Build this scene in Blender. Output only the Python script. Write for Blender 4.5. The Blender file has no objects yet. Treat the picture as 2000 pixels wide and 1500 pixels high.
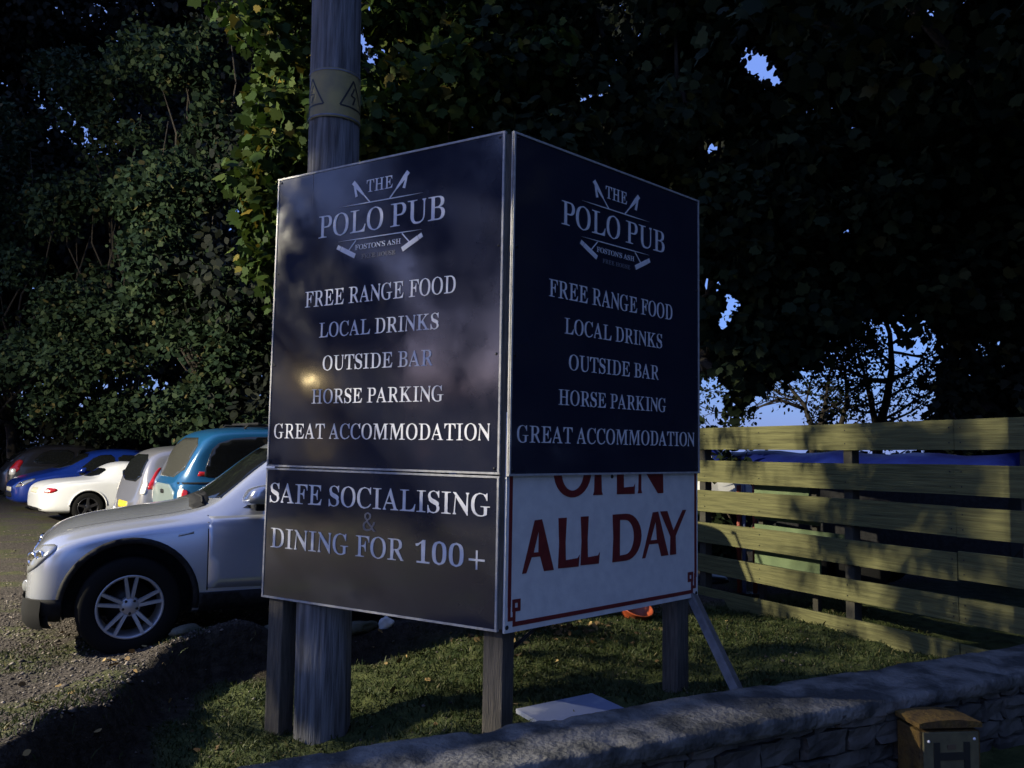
import bpy, bmesh, math, random
import numpy as np
from mathutils import Vector, Matrix, geometry
from mathutils.bvhtree import BVHTree
R = math.radians
S = bpy.context.scene
COL = S.collection

# ------------------------------------------------------------------ camera
EYE = 1.513
FPX, PITCH, ROLL = 1560.0, 0.08025, 0.0163
fw = Vector((0, math.cos(PITCH), math.sin(PITCH)))
up0 = Vector((0, -math.sin(PITCH), math.cos(PITCH)))
cr, sr = math.cos(ROLL), math.sin(ROLL)
RT = cr * Vector((1, 0, 0)) + sr * up0
UP = cr * up0 - sr * Vector((1, 0, 0))
CAMLOC = Vector((0, 0, EYE))
cam = bpy.data.cameras.new('camera')
cam.sensor_width = 36.0
cam.lens = 36.0 * FPX / 2000.0
cam.clip_start, cam.clip_end = 0.05, 2000
camo = bpy.data.objects.new('camera', cam)
COL.objects.link(camo)
camo.matrix_world = Matrix(((RT.x, UP.x, -fw.x, CAMLOC.x), (RT.y, UP.y, -fw.y, CAMLOC.y), (RT.z, UP.z, -fw.z, CAMLOC.z), (0, 0, 0, 1)))
S.camera = camo

def at(px, py, Y):
    d = fw + RT * ((px - 1000) / FPX) + UP * ((750 - py) / FPX)
    return CAMLOC + d * (Y / d.y)

# ------------------------------------------------------------------ world: dusk sky
W = bpy.data.worlds.new('World')
S.world = W
W.use_nodes = True
nt = W.node_tree
bg = nt.nodes['Background']
sky = nt.nodes.new('ShaderNodeTexSky')
sky.sky_type = 'NISHITA'
sky.sun_disc = False
sky.sun_elevation = R(4.0)
sky.sun_rotation = R(243)
sky.ozone_density = 6.0
sky.air_density = 1.0
sky.dust_density = 1.2
tint = nt.nodes.new('ShaderNodeMixRGB')        # clear sky, glow towards the set sun behind left
tint.blend_type = 'MULTIPLY'
tint.inputs[0].default_value = 1.0
tint.inputs[2].default_value = (2.0, 1.5, 1.7, 1)
nt.links.new(sky.outputs[0], tint.inputs[1])
glow = nt.nodes.new('ShaderNodeMixRGB')        # even lavender dusk over it
glow.blend_type = 'ADD'
glow.inputs[0].default_value = 1.0
glow.inputs[2].default_value = (1.80, 2.60, 5.9, 1)
nt.links.new(tint.outputs[0], glow.inputs[1])
nt.links.new(glow.outputs[0], bg.inputs[0])
bg.inputs[1].default_value = 0.10
S.view_settings.view_transform = 'Standard'
S.view_settings.look = 'None'
S.view_settings.exposure = 0.15
S.view_settings.gamma = 1.0
FLOOD = Vector((-13.86, 3.5, 6.5))          # floodlight on the pub wall, lights the car park
FLOOD_W = 36000.0
LANTERN = Vector((-13.8, 1.4, 2.95))
LANTERN_W = 8.0

# ------------------------------------------------------------------ materials
def mat(name, col, rough=0.6, metal=0.0, spec=0.5, col2=None, scale=8.0, detail=6.0, bump=0.0, bscale=None, coat=0.0, emit=None, estr=0.0, lo=0.35, hi=0.65, stretch=None, trans=0.0, island=None, rot=0.0, rvar=None):
    m = bpy.data.materials.new(name)
    m.use_nodes = True
    t = m.node_tree
    b = t.nodes['Principled BSDF']
    b.inputs['Base Color'].default_value = (*col, 1)
    b.inputs['Roughness'].default_value = rough
    b.inputs['Metallic'].default_value = metal
    b.inputs['Specular IOR Level'].default_value = spec
    b.inputs['Coat Weight'].default_value = coat
    b.inputs['Coat Roughness'].default_value = 0.08
    if emit:
        b.inputs['Emission Color'].default_value = (*emit, 1)
        b.inputs['Emission Strength'].default_value = estr
    tc = None
    def coord():
        nonlocal tc
        if tc is None:
            c = t.nodes.new('ShaderNodeTexCoord')
            tc = c.outputs['Object']
            if stretch:
                mp = t.nodes.new('ShaderNodeMapping')
                mp.vector_type = 'TEXTURE'
                mp.inputs['Rotation'].default_value = (0, 0, rot)
                mp.inputs['Scale'].default_value = tuple(1 / q for q in stretch)
                t.links.new(tc, mp.inputs[0])
                tc = mp.outputs[0]
        return tc
    if col2 is not None:
        n = t.nodes.new('ShaderNodeTexNoise')
        n.inputs['Scale'].default_value = scale
        n.inputs['Detail'].default_value = detail
        t.links.new(coord(), n.inputs['Vector'])
        r = t.nodes.new('ShaderNodeValToRGB')
        r.color_ramp.elements[0].position = lo
        r.color_ramp.elements[0].color = (*col, 1)
        r.color_ramp.elements[1].position = hi
        r.color_ramp.elements[1].color = (*col2, 1)
        t.links.new(n.outputs['Fac'], r.inputs[0])
        t.links.new(r.outputs[0], b.inputs['Base Color'])
    if rvar:
        n = t.nodes.new('ShaderNodeTexNoise')
        n.inputs['Scale'].default_value = rvar[2]
        n.inputs['Detail'].default_value = 6
        t.links.new(coord(), n.inputs['Vector'])
        r = t.nodes.new('ShaderNodeMapRange')
        r.inputs['From Min'].default_value, r.inputs['From Max'].default_value = .3, .7
        r.inputs['To Min'].default_value, r.inputs['To Max'].default_value = rvar[0], rvar[1]
        t.links.new(n.outputs['Fac'], r.inputs['Value'])
        t.links.new(r.outputs[0], b.inputs['Roughness'])
    if island:
        g = t.nodes.new('ShaderNodeNewGeometry')
        r = t.nodes.new('ShaderNodeValToRGB')
        els = r.color_ramp.elements
        while len(els) < len(island):
            els.new(0.5)
        for i, c in enumerate(island):
            els[i].position = c[0]
            els[i].color = (*c[1], 1)
        t.links.new(g.outputs['Random Per Island'], r.inputs[0])
        t.links.new(r.outputs[0], b.inputs['Base Color'])
        if trans > 0:
            tr = t.nodes.new('ShaderNodeBsdfTranslucent')
            t.links.new(r.outputs[0], tr.inputs[0])
            mx = t.nodes.new('ShaderNodeMixShader')
            mx.inputs[0].default_value = trans
            t.links.new(b.outputs[0], mx.inputs[1])
            t.links.new(tr.outputs[0], mx.inputs[2])
            t.links.new(mx.outputs[0], t.nodes['Material Output'].inputs[0])
    if bump > 0:
        n = t.nodes.new('ShaderNodeTexNoise')
        n.inputs['Scale'].default_value = bscale or scale * 3
        n.inputs['Detail'].default_value = 8
        t.links.new(coord(), n.inputs['Vector'])
        bp = t.nodes.new('ShaderNodeBump')
        bp.inputs['Strength'].default_value = min(1.0, bump)
        bp.inputs['Distance'].default_value = 0.02
        t.links.new(n.outputs['Fac'], bp.inputs['Height'])
        t.links.new(bp.outputs[0], b.inputs['Normal'])
    return m

M = {}
M['navy'] = mat('navy_panel', (.017, .0195, .036), .075, spec=.9, col2=(.022, .024, .040), scale=4, bump=.03, bscale=2.2, rvar=(.05, .14, 6))
M['letter'] = mat('pale_lettering', (.78, .78, .82), .35, col2=(.68, .68, .72), scale=20)
M['letter_dim'] = mat('grey_lettering', (.19, .19, .22), .35)
M['trim'] = mat('edge_trim', (.42, .42, .43), .4, col2=(.30, .30, .31), scale=30)
M['oldwhite'] = mat('old_white_board', (.60, .60, .60), .55, col2=(.68, .68, .67), scale=14, bump=.08, bscale=60)
M['redpaint'] = mat('dark_red_paint', (.13, .014, .016), .5, col2=(.17, .02, .02), scale=25)
M['screw'] = mat('dark_screw', (.02, .02, .02), .4, metal=.6)
M['post'] = mat('weathered_timber', (.115, .10, .082), .85, col2=(.055, .05, .044), scale=10, bump=.5, bscale=30, stretch=(6, 6, .6))
M['galv'] = mat('galvanised_steel', (.20, .205, .22), .6, metal=.4, col2=(.13, .135, .15), scale=20)
M['pole'] = mat('pole_timber', (.21, .21, .22), .85, spec=.25, col2=(.075, .073, .075), scale=7, bump=.6, bscale=22, stretch=(5, 5, .35))
M['plate_yellow'] = mat('faded_yellow_plate', (.31, .25, .085), .6, col2=(.21, .175, .08), scale=9)
M['black'] = mat('black_print', (.012, .012, .012), .5)
M['fence'] = mat('sage_fence_paint', (.140, .136, .060), .85, spec=.12, col2=(.072, .070, .034), scale=5, bump=.5, bscale=9, stretch=(.5, 6, 9), rot=R(-62.5), lo=.40, hi=.72)
M['fencepost'] = mat('fence_post_timber', (.05, .046, .034), .9, col2=(.03, .028, .022), scale=9, bump=.3)
M['greenboard'] = mat('green_board_paint', (.12, .165, .075), .75, col2=(.09, .13, .06), scale=7)
M['silver'] = mat('silver_car_paint', (.46, .485, .56), .22, metal=.55, coat=1.0)
M['silver2'] = mat('pale_silver_car_paint', (.30, .30, .33), .28, metal=.6, coat=.7)
M['tail_reflection'] = mat('tailgate_reflection_tone', (.20, .245, .24), .4, metal=.2, coat=.3)  # reflected light on the pickup tailgate, put into its pale colour
M['bluepaint'] = mat('blue_car_paint', (.010, .078, .19), .3, metal=.15, coat=.6)
M['darkblue'] = mat('deep_blue_car_paint', (.006, .025, .20), .28, metal=.2, coat=.7)
M['white'] = mat('white_car_paint', (.66, .67, .68), .3, coat=.5)
M['darkpaint'] = mat('dark_car_paint', (.012, .012, .016), .3, coat=.6)
M['glass'] = mat('dark_car_glass', (.008, .009, .010), .05, spec=.6)
M['greyglass'] = mat('tinted_canopy_glass', (.05, .05, .045), .12, spec=.6)
M['plastic'] = mat('black_plastic', (.007, .007, .008), .7, spec=.18, col2=(.018, .018, .019), scale=30)
M['greyplastic'] = mat('dark_grey_cladding', (.010, .010, .011), .75, spec=.15)
M['tyre'] = mat('tyre_rubber', (.006, .006, .006), .85, spec=.15)
M['alloy'] = mat('alloy_wheel', (.34, .35, .38), .35, metal=.5)
M['darkalloy'] = mat('dark_alloy_wheel', (.05, .05, .055), .3, metal=.6)
M['lamp_glass'] = mat('clear_headlight', (.35, .36, .38), .12, metal=.5, spec=.8)
M['chrome'] = mat('chrome_reflector', (.75, .75, .75), .12, metal=1)
M['redlamp'] = mat('red_tail_lamp', (.30, .010, .012), .15, spec=.7)
M['clearlamp'] = mat('clear_tail_lamp', (.6, .58, .55), .15, spec=.7)
M['ylwplate'] = mat('yellow_number_plate', (.62, .44, .03), .4)
M['wplate'] = mat('white_number_plate', (.6, .56, .42), .4)
M['stone'] = mat('limestone_block', (.105, .098, .088), .95, spec=.15, col2=(.042, .040, .038), scale=5, bump=.7, bscale=22)
M['coping'] = mat('mossy_mortar_coping', (.165, .16, .15), .95, spec=.15, col2=(.055, .056, .054), scale=5.5, bump=1.0, bscale=34, lo=.40, hi=.60)
M['mortar'] = mat('dark_mortar', (.05, .047, .042), .95, bump=.5, bscale=40)
M['edging'] = mat('mossy_edging_stone', (.12, .115, .09), .95, col2=(.045, .05, .03), scale=6, bump=.8, bscale=24)
M['paleslab'] = mat('pale_blue_board', (.15, .18, .29), .4, col2=(.30, .32, .40), scale=5, detail=3, lo=.5, hi=.6)
M['hydrant'] = mat('yellow_hydrant_paint', (.135, .085, .026), .9, spec=.15, col2=(.07, .045, .022), scale=16, bump=.6, bscale=50)
M['hydplate'] = mat('hydrant_plate', (.125, .112, .06), .75, spec=.25, col2=(.085, .076, .045), scale=18)
M['smear'] = mat('worn_patch', (.085, .06, .035), .8)
M['pinwhite'] = mat('white_pin', (.75, .75, .78), .3)
M['bark'] = mat('dark_bark', (.05, .042, .033), .95, col2=(.025, .021, .017), scale=9, bump=.9, bscale=18, stretch=(2, 2, .5))
M['orange'] = mat('orange_plastic', (.36, .07, .02), .5, col2=(.28, .05, .015), scale=8)
M['bluetarp'] = mat('blue_tarpaulin', (.006, .012, .12), .45, col2=(.008, .02, .16), scale=4, bump=.4, bscale=9)
M['redpole'] = mat('red_painted_pole', (.20, .035, .018), .6)
M['bluepole'] = mat('grey_blue_pole', (.12, .15, .26), .5)
M['whitecloth'] = mat('white_canvas', (.62, .62, .60), .7, col2=(.5, .5, .48), scale=6)
M['wallstone'] = mat('pub_wall_stone', (.30, .26, .20), .9, col2=(.18, .16, .13), scale=2.2, bump=.7, bscale=8)
M['slate'] = mat('roof_slate', (.06, .06, .065), .8, col2=(.035, .035, .04), scale=4)
M['litwin'] = mat('lit_window', (.3, .22, .1), .3, emit=(1, .72, .28), estr=.55)
M['lampglow'] = mat('glowing_lamp', (.8, .7, .5), .3, emit=(1, .80, .42), estr=9.0)
M['floodglow'] = mat('glowing_flood_glass', (.8, .7, .5), .3, emit=(1, .88, .62), estr=30.0)
G = lambda *c: c
M['leaf_hazel'] = mat('hazel_leaf', (.05, .06, .03), .7, spec=.12, trans=.15, island=[(0, (.007, .015, .008)), (.5, (.015, .030, .015)), (.95, (.029, .044, .019)), (1, (.08, .065, .025))])
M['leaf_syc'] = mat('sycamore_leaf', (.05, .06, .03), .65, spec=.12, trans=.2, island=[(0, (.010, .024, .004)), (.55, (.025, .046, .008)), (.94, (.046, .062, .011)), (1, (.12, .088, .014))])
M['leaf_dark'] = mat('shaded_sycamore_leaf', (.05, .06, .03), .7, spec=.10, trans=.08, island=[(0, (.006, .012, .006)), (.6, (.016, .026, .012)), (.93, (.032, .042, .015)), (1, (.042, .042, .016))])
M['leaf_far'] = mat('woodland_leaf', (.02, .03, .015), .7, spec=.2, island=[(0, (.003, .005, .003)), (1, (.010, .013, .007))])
M['leaf_yew'] = mat('evergreen_leaf', (.01, .015, .01), .6, spec=.2, island=[(0, (.007, .010, .006)), (.96, (.015, .020, .010)), (1, (.10, .09, .03))])
M['grass'] = mat('grass_blade', (.06, .09, .03), .6, spec=.2, trans=.15, island=[(0, (.016, .028, .007)), (.65, (.032, .047, .013)), (.92, (.06, .066, .024)), (1, (.12, .10, .045))])
M['pebble'] = mat('gravel_pebble', (.1, .1, .1), .9, spec=.2, island=[(0, (.036, .031, .027)), (.78, (.085, .073, .065)), (1, (.26, .225, .19))])
M['deadleaf'] = mat('fallen_leaf', (.1, .07, .03), .8, spec=.2, island=[(0, (.07, .042, .02)), (.6, (.17, .11, .045)), (1, (.34, .24, .10))])

# ------------------------------------------------------------------ builders
class MB:
    """collects shapes for ONE mesh object"""
    def __init__(s):
        s.v, s.f, s.mi, s.sm = [], [], [], []
    def add(s, vs, fs, mi=0, smooth=False):
        o = len(s.v)
        s.v.extend([tuple(v) for v in vs])
        for f in fs:
            s.f.append([i + o for i in f])
            s.mi.append(mi)
            s.sm.append(smooth)
        return s
    def box(s, c, d, X=(1, 0, 0), Y=(0, 1, 0), Z=(0, 0, 1), mi=0):
        c, X, Y, Z = Vector(c), Vector(X), Vector(Y), Vector(Z)
        vs = [c + X * (d[0] / 2 * i) + Y * (d[1] / 2 * j) + Z * (d[2] / 2 * k) for k in (-1, 1) for j in (-1, 1) for i in (-1, 1)]
        return s.add(vs, [(0, 2, 3, 1), (4, 5, 7, 6), (0, 1, 5, 4), (2, 6, 7, 3), (0, 4, 6, 2), (1, 3, 7, 5)], mi)
    def rbox(s, c, d, X=(1, 0, 0), Y=(0, 1, 0), Z=(0, 0, 1), b=.006, mi=0):
        """box with chamfered edges"""
        bm = bmesh.new()
        bmesh.ops.create_cube(bm, size=1)
        for v in bm.verts:
            v.co = Vector((v.co.x * d[0], v.co.y * d[1], v.co.z * d[2]))
        bmesh.ops.bevel(bm, geom=bm.edges[:], offset=b, segments=2, affect='EDGES', profile=.6)
        c, X, Y, Z = Vector(c), Vector(X), Vector(Y), Vector(Z)
        bm.verts.index_update()
        s.add([c + X * v.co.x + Y * v.co.y + Z * v.co.z for v in bm.verts], [[v.index for v in f.verts] for f in bm.faces], mi)
        bm.free()
        return s
    def tube(s, pts, rad, n=8, mi=0, cap=True):
        pts = [Vector(p) for p in pts]
        rad = rad if hasattr(rad, '__len__') else [rad] * len(pts)
        rings = []
        for i, p in enumerate(pts):
            d = (pts[min(i + 1, len(pts) - 1)] - pts[max(i - 1, 0)]).normalized()
            a = d.orthogonal().normalized() if abs(d.z) < .9 else Vector((1, 0, 0)).cross(d).normalized()
            if abs(d.z) < .9:
                a = Vector((0, 0, 1)).cross(d).normalized()
            b = d.cross(a)
            rings.append([p + (a * math.cos(k * 2 * math.pi / n) + b * math.sin(k * 2 * math.pi / n)) * rad[i] for k in range(n)])
        vs = [v for r in rings for v in r]
        fs = [(i * n + k, i * n + (k + 1) % n, (i + 1) * n + (k + 1) % n, (i + 1) * n + k) for i in range(len(pts) - 1) for k in range(n)]
        s.add(vs, fs, mi, True)
        if cap:
            o = len(s.v) - len(vs)
            s.f += [[o + k for k in range(n)][::-1], [o + (len(pts) - 1) * n + k for k in range(n)]]
            s.mi += [mi, mi]
            s.sm += [False, False]
        return s
    def lathe(s, prof, c, axis, n=32, mi=0, closed=False):
        """prof: (radius, along-axis)"""
        c, d = Vector(c), Vector(axis).normalized()
        a = d.orthogonal().normalized()
        b = d.cross(a)
        vs = [c + d * h + (a * math.cos(2 * math.pi * k / n) + b * math.sin(2 * math.pi * k / n)) * r for r, h in prof for k in range(n)]
        m = len(prof)
        fs = []
        for i in range(m if closed else m - 1):
            j = (i + 1) % m
            fs += [(i * n + k, i * n + (k + 1) % n, j * n + (k + 1) % n, j * n + k) for k in range(n)]
        return s.add(vs, fs, mi, True)
    def mesh(s, name, mats):
        me = bpy.data.meshes.new(name)
        me.from_pydata(s.v, [], s.f)
        for m in (mats if isinstance(mats, (list, tuple)) else [mats]):
            me.materials.append(m)
        me.polygons.foreach_set('material_index', s.mi)
        me.polygons.foreach_set('use_smooth', s.sm)
        me.update()
        return me

def fix_normals(me):
    bm = bmesh.new()
    bm.from_mesh(me)
    bmesh.ops.recalc_face_normals(bm, faces=bm.faces[:])
    bm.to_mesh(me)
    bm.free()

def link(name, me, parent=None):
    o = bpy.data.objects.new(name, me)
    COL.objects.link(o)
    if parent is not None:
        o.parent = parent
        if not parent.get('_local') and parent.type == 'EMPTY':
            o.matrix_parent_inverse = Matrix.Translation(-parent.location)
    return o

def build(name, mb, m, parent=None, label=None):
    me = mb.mesh(name, m)
    fix_normals(me)
    o = link(name, me, parent)
    if label:
        o['label'] = label
    return o

def tag(o, label, cat, group=None):
    o['label'], o['category'] = label, cat
    if group:
        o['group'] = group
    return o

def thing(name, label, cat, loc, group=None, local=False, rz=0.0):
    o = bpy.data.objects.new(name, None)
    COL.objects.link(o)
    o.location = loc
    o.rotation_euler = (0, 0, rz)
    o.empty_display_size = .2
    if local:
        o['_local'] = 1
    return tag(o, label, cat, group)

def structure(o):
    o['kind'] = 'structure'
    return o

def stuff(o, label, cat):
    o['kind'] = 'stuff'
    return tag(o, label, cat)

def soup(name, V, K, m, parent=None, smooth=False):
    """numpy polygon soup: V is (N*K,3), N faces of K vertices"""
    n = len(V) // K
    me = bpy.data.meshes.new(name)
    me.vertices.add(len(V))
    me.vertices.foreach_set('co', np.asarray(V, np.float32).ravel())
    me.loops.add(n * K)
    me.loops.foreach_set('vertex_index', np.arange(n * K, dtype=np.int32))
    me.polygons.add(n)
    me.polygons.foreach_set('loop_start', np.arange(0, n * K, K, dtype=np.int32))
    me.materials.append(m)
    me.update(calc_edges=True)
    return link(name, me, parent)

# leaf outlines (tip along +y, in units of leaf length)
LEAF_OVAL = np.array([(0, 0), (.26, .18), (.36, .48), (.22, .80), (0, 1.0), (-.22, .80), (-.36, .48), (-.26, .18)], float)
LEAF_MAPLE = np.array([(0, .04), (.22, -.06), (.38, .08), (.58, .26), (.44, .42), (.50, .64), (.27, .68), (.12, .86), (0, 1.0), (-.12, .86), (-.27, .68), (-.50, .64), (-.44, .42), (-.58, .26), (-.38, .08), (-.22, -.06)], float)
LEAF_TUFT = np.array([(0, 0), (.5, .15), (.3, .4), (.62, .62), (.2, .7), (0, 1.05), (-.25, .68), (-.6, .5), (-.28, .35), (-.45, .05)], float)

def unit(a):
    return a / np.maximum(np.linalg.norm(a, axis=1, keepdims=True), 1e-9)

def leaf_verts(rng, P, out, size, shape, droop=.6, jitter=.7):
    """P (N,3) leaf bases, out (N,3) outward directions"""
    n = len(P)
    t = unit(out * .5 + np.array([0, 0, -droop]) + rng.normal(0, jitter, (n, 3)))
    nn = out * .5 + np.array([0, 0, .55]) + rng.normal(0, .55, (n, 3))
    nn = unit(nn - t * (nn * t).sum(1, keepdims=True))
    s = np.cross(t, nn)
    sz = size * rng.uniform(.55, 1.25, (n, 1))
    K = len(shape)
    V = np.empty((n, K, 3))
    for k in range(K):
        x, y = shape[k]
        fold = -abs(x) * .25 - .18 * y * y
        V[:, k] = P + sz * (s * x + t * y + nn * fold)
    return V.reshape(-1, 3)

def clump_leaves(rng, clumps, size, shape, per, voids=(), droop=.6, jitter=.7, flat=.65, gap=None):
    """clumps: (x,y,z,r). Leaves sit mainly in the outer part of flattened sprays."""
    out = []
    for (x, y, z, r) in clumps:
        n = int(per * r * r)
        d = unit(rng.normal(0, 1, (n, 3)))
        rad = r * rng.uniform(.25, 1.0, (n, 1)) ** .6
        lump = 1 + .35 * np.sin(d[:, :1] * 5 + x * 3) * np.cos(d[:, 1:2] * 4 + y * 2)
        P = np.array([x, y, z]) + d * rad * lump * np.array([1, 1, flat])
        if voids:
            keep = np.ones(n, bool)
            for (a, b, vr) in voids:
                a, b = np.array(a), np.array(b)
                ab = b - a
                tt = np.clip(((P - a) @ ab) / (ab @ ab), 0, 1)
                dist = np.linalg.norm(P - (a + tt[:, None] * ab), axis=1)
                keep &= dist > vr * rng.uniform(.65, 1.25, n)
            P, d = P[keep], d[keep]
        if gap is not None:
            q = P * gap[0]
            nz = np.sin(q[:, 0] * 1.1 + 1.7 * np.sin(q[:, 2] * .9)) + np.sin(q[:, 2] * 1.3 + 1.3 * np.sin(q[:, 0] * .8 + q[:, 1])) + .6 * np.sin(q[:, 0] * 2.3 - q[:, 2] * 2.1 + q[:, 1])
            keep = nz > gap[1] + rng.normal(0, .25, len(P))
            P, d = P[keep], d[keep]
        if len(P):
            out.append(leaf_verts(rng, P, d, size, shape, droop, jitter))
    return np.concatenate(out)

def limb(mb, a, b, r0, r1, rng, n=6, wob=.06, sides=7):
    a, b = Vector(a), Vector(b)
    L = (b - a).length
    pts, rad = [], []
    for i in range(n + 1):
        u = i / n
        p = a.lerp(b, u)
        if 0 < i < n:
            p = p + Vector(rng.normal(0, wob * L * .5, 3))
        pts.append(p)
        rad.append(r0 + (r1 - r0) * u)
    mb.tube(pts, rad, sides)

def tree(name, label, cat, base, clumps, leafm, size, shape, per, seed, trunk_r=.2, fork=.35, group=None, voids=(), droop=.6, jitter=.7, flat=.65, limbs=16, gap=None):
    rng = np.random.default_rng(seed)
    t = thing(name, label, cat, base, group)
    cl = np.array(clumps)
    zc = cl[:, 2].mean()
    base = Vector(base)
    fk = Vector((base.x * .8 + cl[:, 0].mean() * .2, base.y * .8 + cl[:, 1].mean() * .2, base.z + (zc - base.z) * fork + .4))
    mb = MB()
    limb(mb, base - Vector((0, 0, .1)), fk, trunk_r * 1.25, trunk_r * .85, rng, 5, .03, 12)
    idx = rng.permutation(len(cl))[:limbs]
    for i in idx:
        limb(mb, fk, cl[i][:3], trunk_r * .42, .012, rng, 6, .07, 6)
    build('trunk', mb, M['bark'], t)
    V = clump_leaves(rng, clumps, size, shape, per, voids, droop, jitter, flat, gap)
    soup('crown', V, len(shape), leafm, t)
    return t

def fill(rng, n, px, py, Y, r, cond=None):
    """n clump centres inside a region seen between px, py and depth ranges"""
    res = []
    while len(res) < n:
        a, b, c = rng.uniform(*px), rng.uniform(*py), rng.uniform(*Y)
        if cond and not cond(a, b):
            continue
        p = at(a, b, c)
        res.append((p.x, p.y, p.z, rng.uniform(*r)))
    return res
# ------------------------------------------------------------------ ground
CREST = [(-2.15, 3.2), (-2.24, 3.9), (-2.22, 4.45), (-2.38, 5.2), (-2.42, 5.65), (-2.28, 5.95), (-1.9, 6.15), (-1.3, 6.45), (-.7, 6.75), (.1, 7.1), (1.0, 7.6), (1.7, 8.0)]
GS = np.array([(-1.4, 5.05, -.22), (-1.1, 4.95, -.23), (-.05, 4.3, .04), (-2.1, 5.3, -.20), (-2.05, 4.6, -.20), (-2.0, 3.8, -.22), (0, 6.2, .0), (-1.2, 5.9, -.12), (1.13, 5.35, -.02), (2.05, 8.6, -.08), (3.1, 6.4, -.05), (3.0, 5.7, .06), (.5, 4.6, .06), (1.3, 4.9, .06), (-.8, 3.7, -.08), (.6, 6.9, .03), (-.5, 5.3, -.08), (2.2, 6.3, .02)])

def seg_dist(x, y):
    """distance to the bank crest line, positive on the car park side"""
    best = np.full(x.shape, 1e9)
    sign = np.ones(x.shape)
    for (ax, ay), (bx, by) in zip(CREST[:-1], CREST[1:]):
        dx, dy = bx - ax, by - ay
        t = np.clip(((x - ax) * dx + (y - ay) * dy) / (dx * dx + dy * dy), 0, 1)
        d = np.hypot(x - ax - t * dx, y - ay - t * dy)
        side = np.sign(dx * (y - ay) - dy * (x - ax))
        m = d < best
        best = np.where(m, d, best)
        sign = np.where(m, side, sign)
    return best * sign

def smooth(a, b, x):
    t = np.clip((x - a) / (b - a), 0, 1)
    return t * t * (3 - 2 * t)

def ground_z(x, y):
    x, y = np.asarray(x, float), np.asarray(y, float)
    d = seg_dist(x, y)
    w = 1 / ((x[..., None] - GS[:, 0]) ** 2 + (y[..., None] - GS[:, 1]) ** 2 + .02) ** 1.5
    g = (w * GS[:, 2]).sum(-1) / w.sum(-1)
    lump = .018 * np.sin(x * 9.1 + 2 * np.sin(y * 4.3)) * np.sin(y * 7.7 + x * 2.1) + .012 * np.sin(x * 23 + y * 11) * np.sin(y * 19 - x * 7)
    crest = (.070 + .055 * smooth(-1.6, -2.1, x)) * (1 + .55 * np.sin(x * 3.1 + y * 2.3)) + .014 * np.sin(x * 11 + y * 8) 
    park = crest * np.exp(-(d / .28) ** 2)
    isl = crest * np.exp(-(d / .10) ** 2) + g * smooth(0.02, .24, -d)
    far = smooth(9, 16, np.hypot(x, y - 3))
    z = np.where(d > 0, park, isl + lump)
    z = z + np.where(d > 0, .35 * lump, 0)
    # beyond the island (right of and behind the wall line) fade to level ground
    z = z * (1 - far)
    # road side of the stone wall lies lower
    wn = (x - .02) * .447 + (y - 3.77) * -.894
    on_road = smooth(.15, .45, wn) * smooth(-1.9, -1.3, x)
    fall = -.16 * smooth(8.5, 15, y) * smooth(-.5, -3.5, x)
    return z * (1 - on_road) + (-.16) * on_road + fall

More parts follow.
